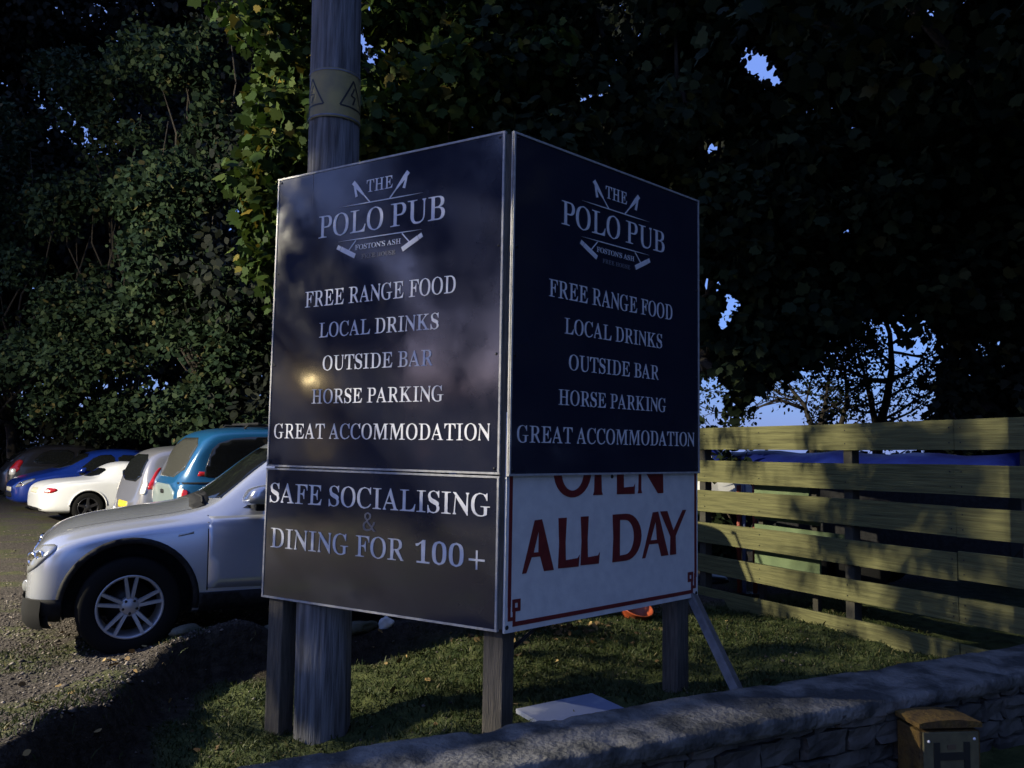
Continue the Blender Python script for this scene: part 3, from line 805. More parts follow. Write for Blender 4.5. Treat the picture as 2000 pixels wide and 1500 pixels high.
# ------------------------------------------------------------------ lettering outlines (drawn as polygons, cap height .455)
GLY = {"A":[[[.02,.0],[.012,.018],[.024,.021],[.025,.03],[.036,.047],[.049,.075],[.206,.466],[.224,.465],[.366,.087],[.378,.055],[.391,.034],[.41,.022],[.43,.018],[.443,.0],[.229,.0],[.229,.018],[.299,.025],[.307,.046],[.301,.059],[.292,.081],[.271,.132],[.103,.132],[.079,.071],[.076,.059],[.075,.048],[.087,.026],[.095,.018],[.099,.018],[.099,.0]],[[.113,.161],[.259,.161],[.188,.319]]],"B":[[[.016,.0],[.016,.017],[.073,.022],[.088,.032],[.091,.051],[.09,.082],[.09,.369],[.09,.394],[.089,.412],[.086,.425],[.075,.433],[.05,.437],[.015,.439],[.015,.455],[.22,.455],[.297,.449],[.343,.429],[.371,.396],[.379,.351],[.374,.313],[.359,.283],[.326,.261],[.279,.247],[.334,.231],[.369,.206],[.392,.173],[.398,.132],[.39,.076],[.361,.035],[.332,.019],[.314,.009],[.278,.002],[.238,.0]],[[.167,.252],[.173,.252],[.242,.257],[.272,.272],[.293,.301],[.302,.345],[.297,.385],[.283,.412],[.261,.428],[.216,.434],[.174,.432],[.164,.425],[.163,.412],[.166,.391]],[[.222,.024],[.273,.03],[.297,.049],[.314,.081],[.321,.128],[.313,.176],[.293,.208],[.26,.225],[.182,.231],[.167,.231],[.166,.065],[.164,.046],[.165,.033],[.178,.026]]],"C":[[[.257,-.011],[.224,-.009],[.234,-.003],[.175,.006],[.149,.02],[.104,.056],[.072,.104],[.06,.132],[.053,.162],[.049,.194],[.047,.228],[.048,.262],[.053,.294],[.059,.323],[.07,.351],[.099,.399],[.144,.435],[.184,.448],[.232,.458],[.226,.464],[.259,.465],[.275,.459],[.367,.44],[.37,.436],[.388,.435],[.408,.443],[.419,.465],[.437,.465],[.437,.308],[.42,.308],[.392,.364],[.361,.407],[.329,.434],[.265,.443],[.208,.43],[.166,.389],[.135,.321],[.123,.226],[.134,.138],[.164,.074],[.205,.036],[.278,.024],[.318,.029],[.358,.045],[.395,.071],[.428,.106],[.447,.089],[.409,.045],[.364,.014],[.278,-.005]]],"D":[[[.02,.0],[.02,.017],[.066,.021],[.092,.03],[.091,.046],[.09,.075],[.09,.374],[.091,.407],[.09,.426],[.072,.435],[.015,.439],[.015,.455],[.222,.455],[.278,.452],[.328,.441],[.357,.422],[.394,.396],[.419,.364],[.435,.325],[.444,.279],[.448,.228],[.436,.128],[.395,.057],[.322,.014],[.228,.0]],[[.222,.024],[.291,.037],[.332,.075],[.348,.104],[.361,.139],[.367,.181],[.371,.229],[.36,.318],[.332,.382],[.289,.42],[.223,.433],[.177,.431],[.165,.423],[.164,.409],[.166,.385],[.166,.072],[.165,.048],[.166,.034],[.179,.027]]],"E":[[[.014,.0],[.014,.017],[.058,.02],[.077,.03],[.092,.048],[.091,.078],[.091,.369],[.091,.405],[.076,.425],[.074,.435],[.016,.439],[.016,.455],[.399,.455],[.399,.32],[.383,.32],[.369,.373],[.34,.406],[.302,.424],[.232,.43],[.19,.43],[.177,.428],[.17,.424],[.165,.417],[.165,.405],[.166,.388],[.167,.246],[.177,.246],[.232,.252],[.259,.269],[.277,.3],[.288,.345],[.304,.345],[.304,.118],[.287,.118],[.282,.154],[.273,.181],[.259,.201],[.242,.213],[.216,.22],[.169,.222],[.167,.222],[.167,.067],[.164,.047],[.168,.035],[.183,.029],[.23,.028],[.276,.03],[.317,.039],[.346,.053],[.371,.075],[.393,.105],[.411,.143],[.43,.143],[.402,.0]]],"F":[[[.015,.0],[.015,.017],[.075,.023],[.082,.034],[.091,.053],[.09,.084],[.091,.375],[.09,.405],[.086,.423],[.069,.433],[.014,.439],[.014,.455],[.394,.455],[.394,.32],[.377,.32],[.369,.357],[.355,.385],[.337,.406],[.31,.42],[.275,.428],[.23,.431],[.188,.431],[.177,.429],[.169,.427],[.163,.421],[.162,.412],[.165,.398],[.167,.247],[.175,.247],[.229,.253],[.256,.27],[.274,.301],[.284,.347],[.302,.347],[.302,.118],[.285,.118],[.274,.168],[.257,.2],[.229,.218],[.174,.224],[.167,.224],[.166,.081],[.165,.059],[.164,.043],[.167,.031],[.181,.024],[.189,.019],[.257,.017],[.257,.0]]],"G":[[[.268,-.01],[.233,-.008],[.2,-.003],[.181,.007],[.153,.019],[.103,.055],[.072,.103],[.061,.131],[.054,.161],[.049,.194],[.049,.229],[.05,.263],[.054,.295],[.061,.324],[.071,.352],[.1,.399],[.145,.435],[.186,.448],[.233,.458],[.225,.464],[.257,.465],[.275,.459],[.369,.441],[.379,.437],[.386,.436],[.398,.438],[.406,.443],[.412,.452],[.419,.465],[.437,.465],[.437,.308],[.42,.308],[.403,.346],[.382,.379],[.361,.406],[.343,.426],[.322,.439],[.267,.443],[.209,.43],[.167,.389],[.136,.322],[.125,.228],[.128,.178],[.137,.135],[.151,.098],[.169,.067],[.213,.026],[.275,.013],[.326,.016],[.345,.027],[.355,.045],[.357,.071],[.357,.128],[.357,.154],[.354,.17],[.336,.179],[.275,.182],[.275,.198],[.5,.198],[.5,.182],[.455,.179],[.431,.171],[.43,.155],[.432,.128],[.429,.029],[.395,.012],[.357,-.0],[.313,-.008]]],"H":[[[.015,.0],[.015,.017],[.075,.022],[.089,.032],[.092,.05],[.091,.081],[.091,.379],[.09,.406],[.088,.424],[.073,.434],[.016,.439],[.016,.455],[.242,.455],[.242,.439],[.208,.436],[.178,.432],[.166,.425],[.164,.415],[.165,.4],[.166,.379],[.167,.251],[.357,.251],[.358,.379],[.359,.4],[.36,.415],[.357,.425],[.346,.432],[.316,.436],[.282,.439],[.282,.455],[.507,.455],[.507,.439],[.45,.434],[.435,.424],[.433,.407],[.433,.379],[.433,.081],[.433,.052],[.435,.033],[.449,.022],[.507,.017],[.507,.0],[.282,.0],[.282,.017],[.341,.021],[.357,.031],[.359,.049],[.358,.081],[.357,.221],[.167,.221],[.166,.081],[.165,.05],[.167,.032],[.182,.022],[.242,.017],[.242,.0]]],"I":[[[.013,.0],[.013,.017],[.072,.023],[.089,.032],[.092,.049],[.091,.075],[.091,.387],[.093,.412],[.091,.427],[.073,.435],[.013,.439],[.013,.455],[.244,.455],[.244,.439],[.186,.435],[.168,.427],[.165,.412],[.167,.387],[.167,.077],[.166,.059],[.164,.044],[.168,.034],[.188,.026],[.21,.021],[.246,.017],[.246,.0]]],"K":[[[.016,.0],[.016,.017],[.075,.022],[.09,.032],[.092,.05],[.091,.081],[.091,.379],[.091,.406],[.089,.424],[.073,.434],[.017,.439],[.017,.455],[.242,.455],[.242,.439],[.209,.436],[.179,.432],[.167,.425],[.164,.415],[.166,.4],[.167,.379],[.184,.234],[.321,.373],[.342,.398],[.353,.418],[.339,.434],[.291,.439],[.291,.455],[.486,.455],[.486,.439],[.477,.439],[.442,.434],[.41,.419],[.381,.395],[.345,.361],[.271,.285],[.434,.046],[.452,.034],[.466,.025],[.483,.02],[.519,.017],[.519,.0],[.281,.0],[.281,.017],[.331,.018],[.351,.019],[.356,.021],[.352,.027],[.357,.034],[.358,.047],[.343,.066],[.202,.214],[.174,.198],[.167,.081],[.166,.05],[.168,.032],[.183,.022],[.242,.017],[.242,.0]]],"L":[[[.015,.0],[.015,.017],[.058,.022],[.077,.032],[.092,.05],[.091,.081],[.091,.379],[.091,.407],[.089,.425],[.072,.434],[.016,.439],[.016,.455],[.25,.455],[.25,.439],[.208,.437],[.18,.434],[.167,.427],[.164,.416],[.165,.401],[.166,.379],[.167,.083],[.166,.062],[.164,.047],[.168,.037],[.178,.031],[.189,.028],[.234,.028],[.278,.031],[.317,.04],[.347,.056],[.37,.08],[.391,.112],[.409,.154],[.427,.154],[.402,.0]]],"M":[[[.052,.0],[.052,.017],[.043,.022],[.061,.032],[.072,.05],[.075,.079],[.082,.382],[.102,.402],[.099,.416],[.092,.426],[.08,.432],[.047,.436],[.015,.439],[.015,.455],[.185,.455],[.306,.142],[.449,.455],[.617,.455],[.595,.439],[.569,.433],[.543,.423],[.537,.405],[.545,.378],[.545,.085],[.545,.061],[.544,.043],[.546,.031],[.556,.023],[.581,.019],[.617,.017],[.617,.0],[.396,.0],[.396,.017],[.431,.02],[.449,.025],[.467,.032],[.47,.044],[.469,.061],[.47,.083],[.467,.399],[.288,.0],[.27,.0],[.113,.389],[.105,.08],[.109,.048],[.118,.03],[.138,.02],[.131,.017],[.131,.0]]],"N":[[[.403,-.011],[.121,.35],[.107,.079],[.11,.049],[.119,.031],[.136,.021],[.132,.017],[.132,.0],[.053,.0],[.053,.017],[.057,.019],[.054,.023],[.065,.03],[.071,.041],[.075,.057],[.076,.079],[.106,.388],[.078,.421],[.068,.433],[.059,.436],[.049,.439],[.052,.455],[.122,.455],[.377,.169],[.391,.377],[.39,.399],[.386,.414],[.379,.425],[.376,.431],[.371,.436],[.366,.439],[.366,.455],[.445,.455],[.445,.439],[.45,.434],[.433,.425],[.425,.407],[.422,.377],[.422,-.011]]],"O":[[[.261,-.011],[.243,-.006],[.187,.007],[.136,.029],[.101,.058],[.077,.093],[.061,.134],[.051,.179],[.048,.228],[.051,.276],[.06,.321],[.077,.362],[.1,.397],[.133,.426],[.186,.448],[.245,.462],[.265,.466],[.284,.462],[.338,.448],[.39,.427],[.424,.399],[.448,.364],[.465,.323],[.474,.277],[.477,.228],[.474,.179],[.465,.134],[.448,.093],[.425,.058],[.391,.029],[.339,.007],[.28,-.006]],[[.264,.012],[.318,.026],[.357,.066],[.388,.133],[.4,.228],[.397,.278],[.388,.321],[.374,.358],[.357,.389],[.316,.43],[.262,.443],[.207,.43],[.168,.389],[.137,.322],[.125,.228],[.128,.178],[.137,.135],[.151,.098],[.169,.067],[.209,.026]]],"P":[[[.015,.0],[.015,.017],[.075,.022],[.089,.032],[.092,.05],[.091,.081],[.091,.379],[.09,.406],[.089,.424],[.072,.434],[.016,.439],[.016,.455],[.214,.455],[.253,.454],[.287,.452],[.315,.447],[.329,.44],[.352,.422],[.373,.398],[.385,.367],[.389,.332],[.381,.28],[.354,.24],[.326,.225],[.314,.214],[.281,.208],[.242,.206],[.167,.206],[.166,.081],[.165,.05],[.167,.032],[.182,.022],[.242,.017],[.242,.0]],[[.167,.23],[.186,.23],[.261,.235],[.289,.253],[.304,.283],[.312,.329],[.306,.375],[.292,.406],[.268,.425],[.216,.431],[.176,.429],[.162,.424],[.162,.414],[.165,.398]]],"R":[[[.015,.0],[.015,.017],[.075,.022],[.089,.032],[.092,.05],[.091,.081],[.091,.379],[.09,.406],[.09,.424],[.073,.434],[.016,.439],[.016,.455],[.217,.455],[.264,.453],[.305,.448],[.339,.439],[.357,.426],[.389,.388],[.399,.334],[.394,.296],[.377,.265],[.341,.241],[.308,.224],[.407,.05],[.417,.036],[.425,.026],[.432,.019],[.446,.017],[.448,.017],[.445,.0],[.373,.0],[.205,.212],[.186,.212],[.166,.081],[.165,.05],[.167,.032],[.182,.022],[.242,.017],[.242,.0]],[[.167,.234],[.188,.234],[.264,.24],[.295,.258],[.315,.29],[.322,.336],[.315,.378],[.299,.407],[.273,.425],[.224,.431],[.178,.429],[.165,.422],[.164,.409],[.166,.385]]],"S":[[[.043,-.011],[.043,.158],[.062,.158],[.083,.094],[.109,.05],[.141,.024],[.197,.015],[.231,.02],[.257,.036],[.273,.06],[.28,.089],[.276,.129],[.253,.16],[.174,.191],[.112,.221],[.077,.253],[.072,.289],[.058,.332],[.054,.37],[.067,.403],[.088,.429],[.123,.449],[.17,.462],[.185,.466],[.206,.465],[.229,.461],[.216,.456],[.254,.448],[.28,.446],[.3,.445],[.308,.45],[.32,.466],[.339,.466],[.339,.319],[.322,.319],[.31,.354],[.293,.385],[.273,.41],[.254,.429],[.232,.441],[.194,.445],[.163,.44],[.14,.426],[.125,.406],[.12,.38],[.123,.356],[.13,.336],[.142,.319],[.16,.303],[.242,.273],[.29,.253],[.317,.233],[.337,.211],[.34,.188],[.327,.162],[.347,.133],[.353,.093],[.339,.058],[.312,.029],[.271,.008],[.215,-.006],[.192,-.01],[.175,-.009],[.178,-.008],[.173,-.004],[.131,.001],[.135,.006],[.132,.009],[.085,.012],[.075,.011],[.077,.007],[.065,.0],[.061,-.011]]],"T":[[[.092,.0],[.092,.017],[.154,.021],[.17,.031],[.173,.05],[.172,.081],[.171,.433],[.164,.433],[.1,.426],[.065,.403],[.041,.367],[.029,.318],[.011,.318],[.011,.455],[.41,.455],[.41,.317],[.394,.317],[.381,.368],[.357,.404],[.32,.426],[.254,.433],[.248,.433],[.247,.081],[.246,.049],[.247,.03],[.265,.021],[.328,.017],[.328,.0]]],"U":[[[.248,-.013],[.205,-.01],[.168,-.002],[.149,.01],[.132,.029],[.112,.052],[.098,.081],[.091,.115],[.089,.155],[.089,.379],[.089,.406],[.087,.424],[.071,.434],[.015,.439],[.015,.455],[.24,.455],[.24,.439],[.207,.436],[.176,.432],[.165,.425],[.162,.415],[.164,.4],[.165,.379],[.166,.14],[.171,.088],[.187,.051],[.214,.029],[.275,.022],[.326,.031],[.363,.056],[.385,.099],[.392,.159],[.392,.378],[.389,.406],[.379,.423],[.36,.433],[.362,.439],[.362,.455],[.44,.455],[.449,.439],[.432,.432],[.43,.421],[.425,.404],[.422,.378],[.422,.181],[.42,.133],[.412,.092],[.398,.058],[.38,.032],[.345,.013],[.325,-.002],[.29,-.01]]],"&":[[[.187,-.007],[.145,.002],[.077,.028],[.048,.069],[.036,.125],[.043,.172],[.065,.208],[.119,.238],[.156,.266],[.132,.291],[.099,.318],[.085,.348],[.081,.382],[.089,.426],[.13,.459],[.181,.48],[.204,.487],[.224,.48],[.274,.46],[.313,.427],[.32,.383],[.314,.344],[.292,.312],[.243,.283],[.206,.258],[.353,.133],[.369,.155],[.382,.181],[.393,.209],[.401,.24],[.461,.24],[.449,.198],[.434,.16],[.397,.125],[.381,.095],[.488,.0],[.412,.0],[.349,.056],[.319,.031],[.27,.011],[.209,-.002]],[[.189,.293],[.223,.315],[.245,.336],[.258,.358],[.262,.383],[.258,.405],[.247,.423],[.227,.435],[.202,.439],[.177,.435],[.156,.424],[.143,.406],[.138,.383],[.142,.36],[.151,.338],[.167,.317]],[[.189,.046],[.242,.049],[.288,.06],[.314,.075],[.325,.093],[.174,.229],[.14,.207],[.118,.185],[.103,.16],[.097,.127],[.104,.094],[.12,.068],[.148,.051]]],"0":[[[.188,-.007],[.165,.001],[.103,.024],[.068,.061],[.049,.111],[.044,.14],[.04,.171],[.038,.205],[.037,.241],[.038,.277],[.04,.311],[.044,.342],[.049,.371],[.068,.42],[.099,.456],[.165,.479],[.189,.486],[.21,.479],[.275,.456],[.307,.419],[.327,.37],[.332,.341],[.336,.31],[.338,.277],[.339,.24],[.338,.204],[.336,.171],[.332,.139],[.327,.11],[.307,.061],[.271,.024],[.209,.001]],[[.188,.037],[.227,.05],[.245,.091],[.252,.12],[.258,.155],[.261,.195],[.262,.24],[.261,.286],[.258,.326],[.252,.36],[.245,.39],[.227,.429],[.188,.443],[.148,.429],[.13,.39],[.123,.36],[.118,.326],[.115,.286],[.113,.24],[.115,.195],[.118,.155],[.123,.12],[.131,.091],[.148,.05]]],"1":[[[.065,.0],[.065,.036],[.144,.036],[.154,.038],[.166,.045],[.168,.058],[.166,.079],[.158,.416],[.127,.388],[.106,.365],[.087,.351],[.067,.346],[.052,.349],[.041,.359],[.037,.375],[.038,.396],[.061,.402],[.103,.412],[.127,.426],[.155,.447],[.185,.482],[.248,.482],[.242,.079],[.241,.061],[.243,.047],[.252,.038],[.267,.036],[.343,.036],[.343,.0]]]}

def glyph(ch, thin=.030):
    """serif capital as outline loops"""
    return [[(x, y) for x, y in lp] for lp in GLY[ch]]

def sans_plus():
    w, h = .42, .42
    a = .022
    y0 = .22
    return [[(.02, y0 - a), (.22 - a, y0 - a), (.22 - a, .02), (.22 + a, .02), (.22 + a, y0 - a), (.42, y0 - a), (.42, y0 + a), (.22 + a, y0 + a), (.22 + a, .42), (.22 - a, .42), (.22 - a, y0 + a), (.02, y0 + a)]]

APOS = [[(.04, .46), (.095, .46), (.075, .33), (.05, .33)]]

def layout(text, thin):
    x, loops = 0.0, []
    for ch in text:
        if ch == ' ':
            x += .17
            continue
        g = sans_plus() if ch == '+' else APOS if ch == "'" else glyph(ch, thin)
        xs = [p[0] for lp in g for p in lp]
        a, b = min(xs), max(xs)
        loops += [[(px - a + x, py) for px, py in lp] for lp in g]
        x += b - a + (.035 if ch in 'ATVLPFY' else .05)
    xs = [p[0] for lp in loops for p in lp]
    return loops, min(xs), max(xs)

def loops_mesh(name, loops, m, extr=.0012, off=0.0):
    """filled flat outlines with holes -> mesh"""
    cu = bpy.data.curves.new(name, 'CURVE')
    cu.dimensions = '2D'
    cu.fill_mode = 'BOTH'
    cu.extrude = extr / 2
    cu.offset = off
    for lp in loops:
        sp = cu.splines.new('POLY')
        sp.points.add(len(lp) - 1)
        for p, (x, y) in zip(sp.points, lp):
            p.co = (x, y, 0, 1)
        sp.use_cyclic_u = True
    ob = bpy.data.objects.new(name, cu)
    me = bpy.data.meshes.new_from_object(ob)
    bpy.data.objects.remove(ob)
    bpy.data.curves.remove(cu)
    me.name = name
    me.materials.clear()
    me.materials.append(m)
    return me

def text_loops(text, u0, u1, v0, cap, thin=.030):
    loops, a, b = layout(text, thin)
    k = (u1 - u0) / (b - a)
    q = cap / .455
    return [[(u0 + (x - a) * k, v0 + y * q) for x, y in lp] for lp in loops]

# ------------------------------------------------------------------ the two-sided pub sign
SW = 1.688
A = Vector((-.0581, 4.1537, EYE + 1.6932))
DL = Vector((.8643, -.5031, 0)).normalized()
TL_L = A - DL * SW
NL = Vector((DL.y, -DL.x, 0))
TL_R = Vector((-.0099, 4.1388, EYE + 1.6866))
DR = Vector((.7401, .6725, 0)).normalized()
NR = Vector((DR.y, -DR.x, 0))
ZUP = Vector((0, 0, 1))

def frame_matrix(o, d, n):
    return Matrix(((d.x, 0, n.x, o.x), (d.y, 0, n.y, o.y), (0, 1, 0, o.z), (0, 0, 0, 1)))

def bar(p, q, w):
    """a straight stroke from p to q as a quad outline"""
    dx, dy = q[0] - p[0], q[1] - p[1]
    l = math.hypot(dx, dy)
    nx, ny = -dy / l * w / 2, dx / l * w / 2
    return [(p[0] + nx, p[1] + ny), (p[0] - nx, p[1] - ny), (q[0] - nx, q[1] - ny), (q[0] + nx, q[1] + ny)]

def taper(p, q, w0, w1):
    dx, dy = q[0] - p[0], q[1] - p[1]
    l = math.hypot(dx, dy)
    nx, ny = -dy / l / 2, dx / l / 2
    return [(p[0] + nx * w0, p[1] + ny * w0), (p[0] - nx * w0, p[1] - ny * w0), (q[0] - nx * w1, q[1] - ny * w1), (q[0] + nx * w1, q[1] + ny * w1)]

def add_flat(name, loops, m, Mx, off, parent):
    me = loops_mesh(name, loops, m)
    me.transform(Mx @ Matrix.Translation((0, 0, off)))
    return link(name, me, parent)

SIGN = thing('pub_sign', 'large two-sided navy pub sign standing on timber posts at the car park corner', 'sign', (-.05, 4.3, .04))

def panel(O, D, N, v1, v0, m, label, th=.012, off=0.0, trim=True, u0=0.0, u1=SW):
    Mx = frame_matrix(O, D, N)
    c = O + D * ((u0 + u1) / 2) + ZUP * ((v0 + v1) / 2) + N * (off - th / 2)
    b = MB().box(c, (u1 - u0, th, v1 - v0), D, N, ZUP)
    p = build('sign_panel', b, M[m], SIGN, label)
    if trim:
        e = .011
        tr = MB()
        z = off + .0015
        for vv, uu, su, sv in (((v1 - e / 2), (u0 + u1) / 2, u1 - u0 + .004, e), ((v0 + e / 2), (u0 + u1) / 2, u1 - u0 + .004, e), ((v0 + v1) / 2, u0 + e / 2, e, v1 - v0 - 2 * e), ((v0 + v1) / 2, u1 - e / 2, e, v1 - v0 - 2 * e)):
            tr.box(O + D * uu + ZUP * vv + N * (z - .008), (su, .022, sv), D, N, ZUP)
        build('edge_trim', tr, M['trim'], p)
    return p, Mx

LINES = [('FREE RANGE FOOD', .274, 1.391, -.852, .097), ('LOCAL DRINKS', .400, 1.284, -1.045, .089), ('OUTSIDE BAR', .438, 1.248, -1.246, .088), ('HORSE PARKING', .358, 1.326, -1.444, .085), ('GREAT ACCOMMODATION', .052, 1.628, -1.655, .089)]

def upper(O, D, N, label):
    p, Mx = panel(O, D, N, 0, -1.83, 'navy', label)
    zo = .003
    for tx, a, b, v, cap in LINES:
        add_flat('lettering', text_loops(tx, a, b, v, cap, .045), M['letter'], Mx, zo, p)
    add_flat('lettering', text_loops('THE', .738, .933, -.196, .074, .05), M['letter'], Mx, zo, p)
    add_flat('lettering', text_loops('POLO', .366, .870, -.430, .136, .042), M['letter'], Mx, zo, p)
    add_flat('lettering', text_loops('PUB', .925, 1.308, -.430, .136, .042), M['letter'], Mx, zo, p)
    add_flat('lettering', text_loops("FOSTON'S ASH", .662, 1.005, -.535, .030, .06), M['letter'], Mx, zo, p)
    add_flat('lettering', text_loops('FREE HOUSE', .714, .966, -.592, .025, .07), M['letter_dim'], Mx, zo, p)
    cx = .840
    mal = []
    for s in (-1, 1):
        def m(u, v):
            return (cx + s * (u), v)
        # upper ends: handle with a wrist loop
        sh = [bar(m(.073, -.2585), m(.125, -.205), .008), taper(m(.125, -.205), m(.176, -.152), .012, .026), bar(m(.176, -.152), m(.207, -.119), .027), taper(m(.195, -.146), m(.177, -.212), .013, .019)]
        # lower ends: shaft and mallet head
        sh += [bar(m(.172, -.477), m(.226, -.532), .007), bar(m(.176, -.571), m(.288, -.516), .029), bar(m(.291, -.5145), m(.316, -.502), .027)]
        mal += sh
    lines = [[(.530, -.2590), (.70, -.2565), (.99, -.2565), (1.155, -.2590), (.99, -.2625), (.70, -.2625)], [(.528, -.4710), (.70, -.4680), (.99, -.4680), (1.153, -.4710), (.99, -.4740), (.70, -.4740)]]
    # each stroke is laid a hair above the last so that no faces coincide
    mb = MB()
    for i, q in enumerate(mal + lines):
        n = len(q)
        z0, z1 = zo - .0005, zo + .0004 + .00012 * i
        mb.add([Mx @ Vector((x, y, z1)) for x, y in q] + [Mx @ Vector((x, y, z0)) for x, y in q], [list(range(n)), list(range(2 * n - 1, n - 1, -1))] + [(k, (k + 1) % n, n + (k + 1) % n, n + k) for k in range(n)])
    build('crossed_mallets_emblem', mb, M['letter'], p)
    for u in (.03, SW - .03):
        for v in (-.03, -.62, -1.2, -1.8):
            build('screw', MB().lathe([(.0001, .004), (.006, .003), (.008, 0)], Mx @ Vector((u, v, 0)), N, 10), M['screw'], p)
    return p

upper(TL_L, DL, NL, 'upper left navy panel with full pub lettering and mallet emblem')
upper(TL_R, DR, NR, 'upper right navy panel with full pub lettering and mallet emblem')

p, Mx = panel(TL_L, DL, NL, -1.838, -2.627, 'navy', 'lower left navy panel reading safe socialising and dining for 100+')
add_flat('lettering', text_loops('SAFE SOCIALISING', .039, 1.637, -2.048, .117, .045), M['letter'], Mx, .003, p)
add_flat('lettering', text_loops('&', .788, .882, -2.175, .100, .05), M['letter_dim'], Mx, .003, p)
add_flat('lettering', text_loops('DINING FOR', .059, 1.085, -2.321, .117, .045), M['letter'], Mx, .003, p)
add_flat('lettering', text_loops('100', 1.165, 1.480, -2.321, .117, .045), M['letter'], Mx, .003, p)
add_flat('lettering', text_loops('+', 1.512, 1.611, -2.330, .112), M['letter'], Mx, .003, p)

# older white board, its top covered by the navy panel
p, Mx = panel(TL_R, DR, NR, -1.50, -2.628, 'oldwhite', 'older white board reading open all day in dark red letters', off=-.014, trim=False)
rz = -.014 + .0022

def flare(x0, x1, y0, y1, e=.006):
    m = (y0 + y1) / 2
    return [(x0 - e, y0), (x1 + e, y0), (x1 - e * .4, m), (x1 + e, y1), (x0 - e, y1), (x0 + e * .4, m)]

def let_A(x, w, y, h):
    t = .062
    o = [(x, y), (x + .030, y), (x + .068, y + h * .29), (x + w - .105, y + h * .29), (x + w - .075, y), (x + w, y), (x + w * .60, y + h), (x + w * .60 - .055, y + h - .003)]
    hole = [(x + .082, y + h * .375), (x + w - .118, y + h * .375), (x + w * .50, y + h * .78)]
    return [o, hole]

def let_L(x, w, y, h):
    return [[(x - .003, y), (x + w - .004, y - .003), (x + w + .004, y + .062), (x + w - .012, y + .044), (x + .058, y + .040), (x + .054, y + h * .5), (x + .062, y + h), (x - .004, y + h), (x + .004, y + h * .5)]]

def arc(cx, cy, rx, ry, a0, a1, n=14):
    return [(cx + rx * math.cos(R(a0 + (a1 - a0) * i / n)), cy + ry * math.sin(R(a0 + (a1 - a0) * i / n))) for i in range(n + 1)]

def let_D(x, w, y, h):
    o = [(x - .003, y), (x + w * .45, y)] + arc(x + w * .45, y + h / 2, w * .55, h / 2, -90, 90)[1:] + [(x - .003, y + h), (x + .004, y + h / 2)]
    hole = [(x + .064, y + .034), (x + w * .42, y + .036)] + arc(x + w * .42, y + h / 2, w * .55 - .064, h / 2 - .036, -90, 90)[1:-1] + [(x + w * .42, y + h - .036), (x + .064, y + h - .034)]
    return [o, hole]

def let_Y(x, w, y, h):
    c = x + w * .47
    return [[(c - .030, y), (c + .034, y), (c + .028, y + h * .42), (x + w, y + h), (x + w - .040, y + h), (c + .006, y + h * .55), (x + .068, y + h), (x - .006, y + h), (c - .026, y + h * .42)]]

cb, ch = -2.338, .275
red = let_A(.117, .235, cb, ch) + let_L(.387, .165, cb + .004, ch - .004) + let_L(.566, .155, cb + .006, ch - .006) + let_D(.838, .265, cb, ch) + let_A(1.110, .262, cb, ch) + let_Y(1.278, .280, cb, ch)
# second A and Y overlap in the row: give Y its own layer
add_flat('lettering', red[:-1], M['redpaint'], Mx, rz, p)
add_flat('lettering', let_Y(1.290, .268, cb, ch), M['redpaint'], Mx, rz + .0012, p)
# the word above, its top half under the navy panel
ob, oh = -1.946, .275
O_out = arc(.494, ob + oh / 2 - .004, .152, oh / 2 + .004, 0, 360, 30)[:-1]
O_in = arc(.494, ob + oh / 2 - .004, .090, oh / 2 - .034, 0, 360, 30)[:-1]
P_ = [[(.662, ob), (.748, ob), (.738, ob + .02), (.734, ob + .115), (.80, ob + .115)] + arc(.80, ob + .195, .075, .08, -90, 90)[1:] + [(.665, ob + .275), (.676, ob + .14), (.672, ob + .02)], [(.734, ob + .145), (.80, ob + .148)] + arc(.795, ob + .195, .035, .045, -80, 80) + [(.734, ob + .243)]]
E_ = [[(.872, ob), (1.036, ob - .002), (1.040, ob + .060), (1.026, ob + .042), (.936, ob + .038), (.934, ob + .13), (1.00, ob + .13), (1.00, ob + .165), (.934, ob + .165), (.934, ob + .238), (1.03, ob + .238), (1.03, ob + .275), (.872, ob + .275)]]
N_ = [[(1.064, ob), (1.108, ob), (1.100, ob + .02), (1.098, ob + .17), (1.262, ob - .004), (1.318, ob - .004), (1.312, ob + .275), (1.276, ob + .275), (1.280, ob + .11), (1.110, ob + .275), (1.060, ob + .275), (1.074, ob + .14), (1.072, ob + .02)]]
for lt in ([O_out, O_in], P_, E_, N_):
    add_flat('lettering', lt, M['redpaint'], Mx, rz, p)
# painted border with a square knot in each lower corner
bw = .023
def rect(u0, v0, u1, v1):
    return [(u0, v0), (u1, v0), (u1, v1), (u0, v1)]
def knot(u, v, s, mirror):
    q = []
    def r(a, b, c, d):
        a, c = (u + mirror * a, u + mirror * c)
        return rect(min(a, c), v + b, max(a, c), v + d)
    w = .019
    # hook line coming down, across, and a small square ring
    q += [r(.0, -.055, w, .04), r(w, -.055, .034, -.036), r(.030, -.010, .030 + w, .052), r(.030 + w, -.010, .088, .009), r(.088 - w, .009, .088, .052), r(.030 + w, .033, .088 - w, .052), r(.034, -.085, .034 + w, -.010)]
    return q
bd = [rect(.020, -2.50, .020 + bw, -1.52), rect(1.650, -2.50, 1.650 + bw, -1.52), rect(.070, -2.600, 1.620, -2.577)]
mb = MB()
strokes = bd + knot(.022, -2.515, 1, 1) + knot(1.665, -2.515, 1, -1)
for i, q in enumerate(strokes):
    z1 = -.0125 + .0001 * i
    mb.add([Mx @ Vector((x, y, z1)) for x, y in q] + [Mx @ Vector((x, y, -.0145)) for x, y in q], [(0, 1, 2, 3), (7, 6, 5, 4)] + [(k, (k + 1) % 4, 4 + (k + 1) % 4, 4 + k) for k in range(4)])
build('painted_border', mb, M['redpaint'], p)
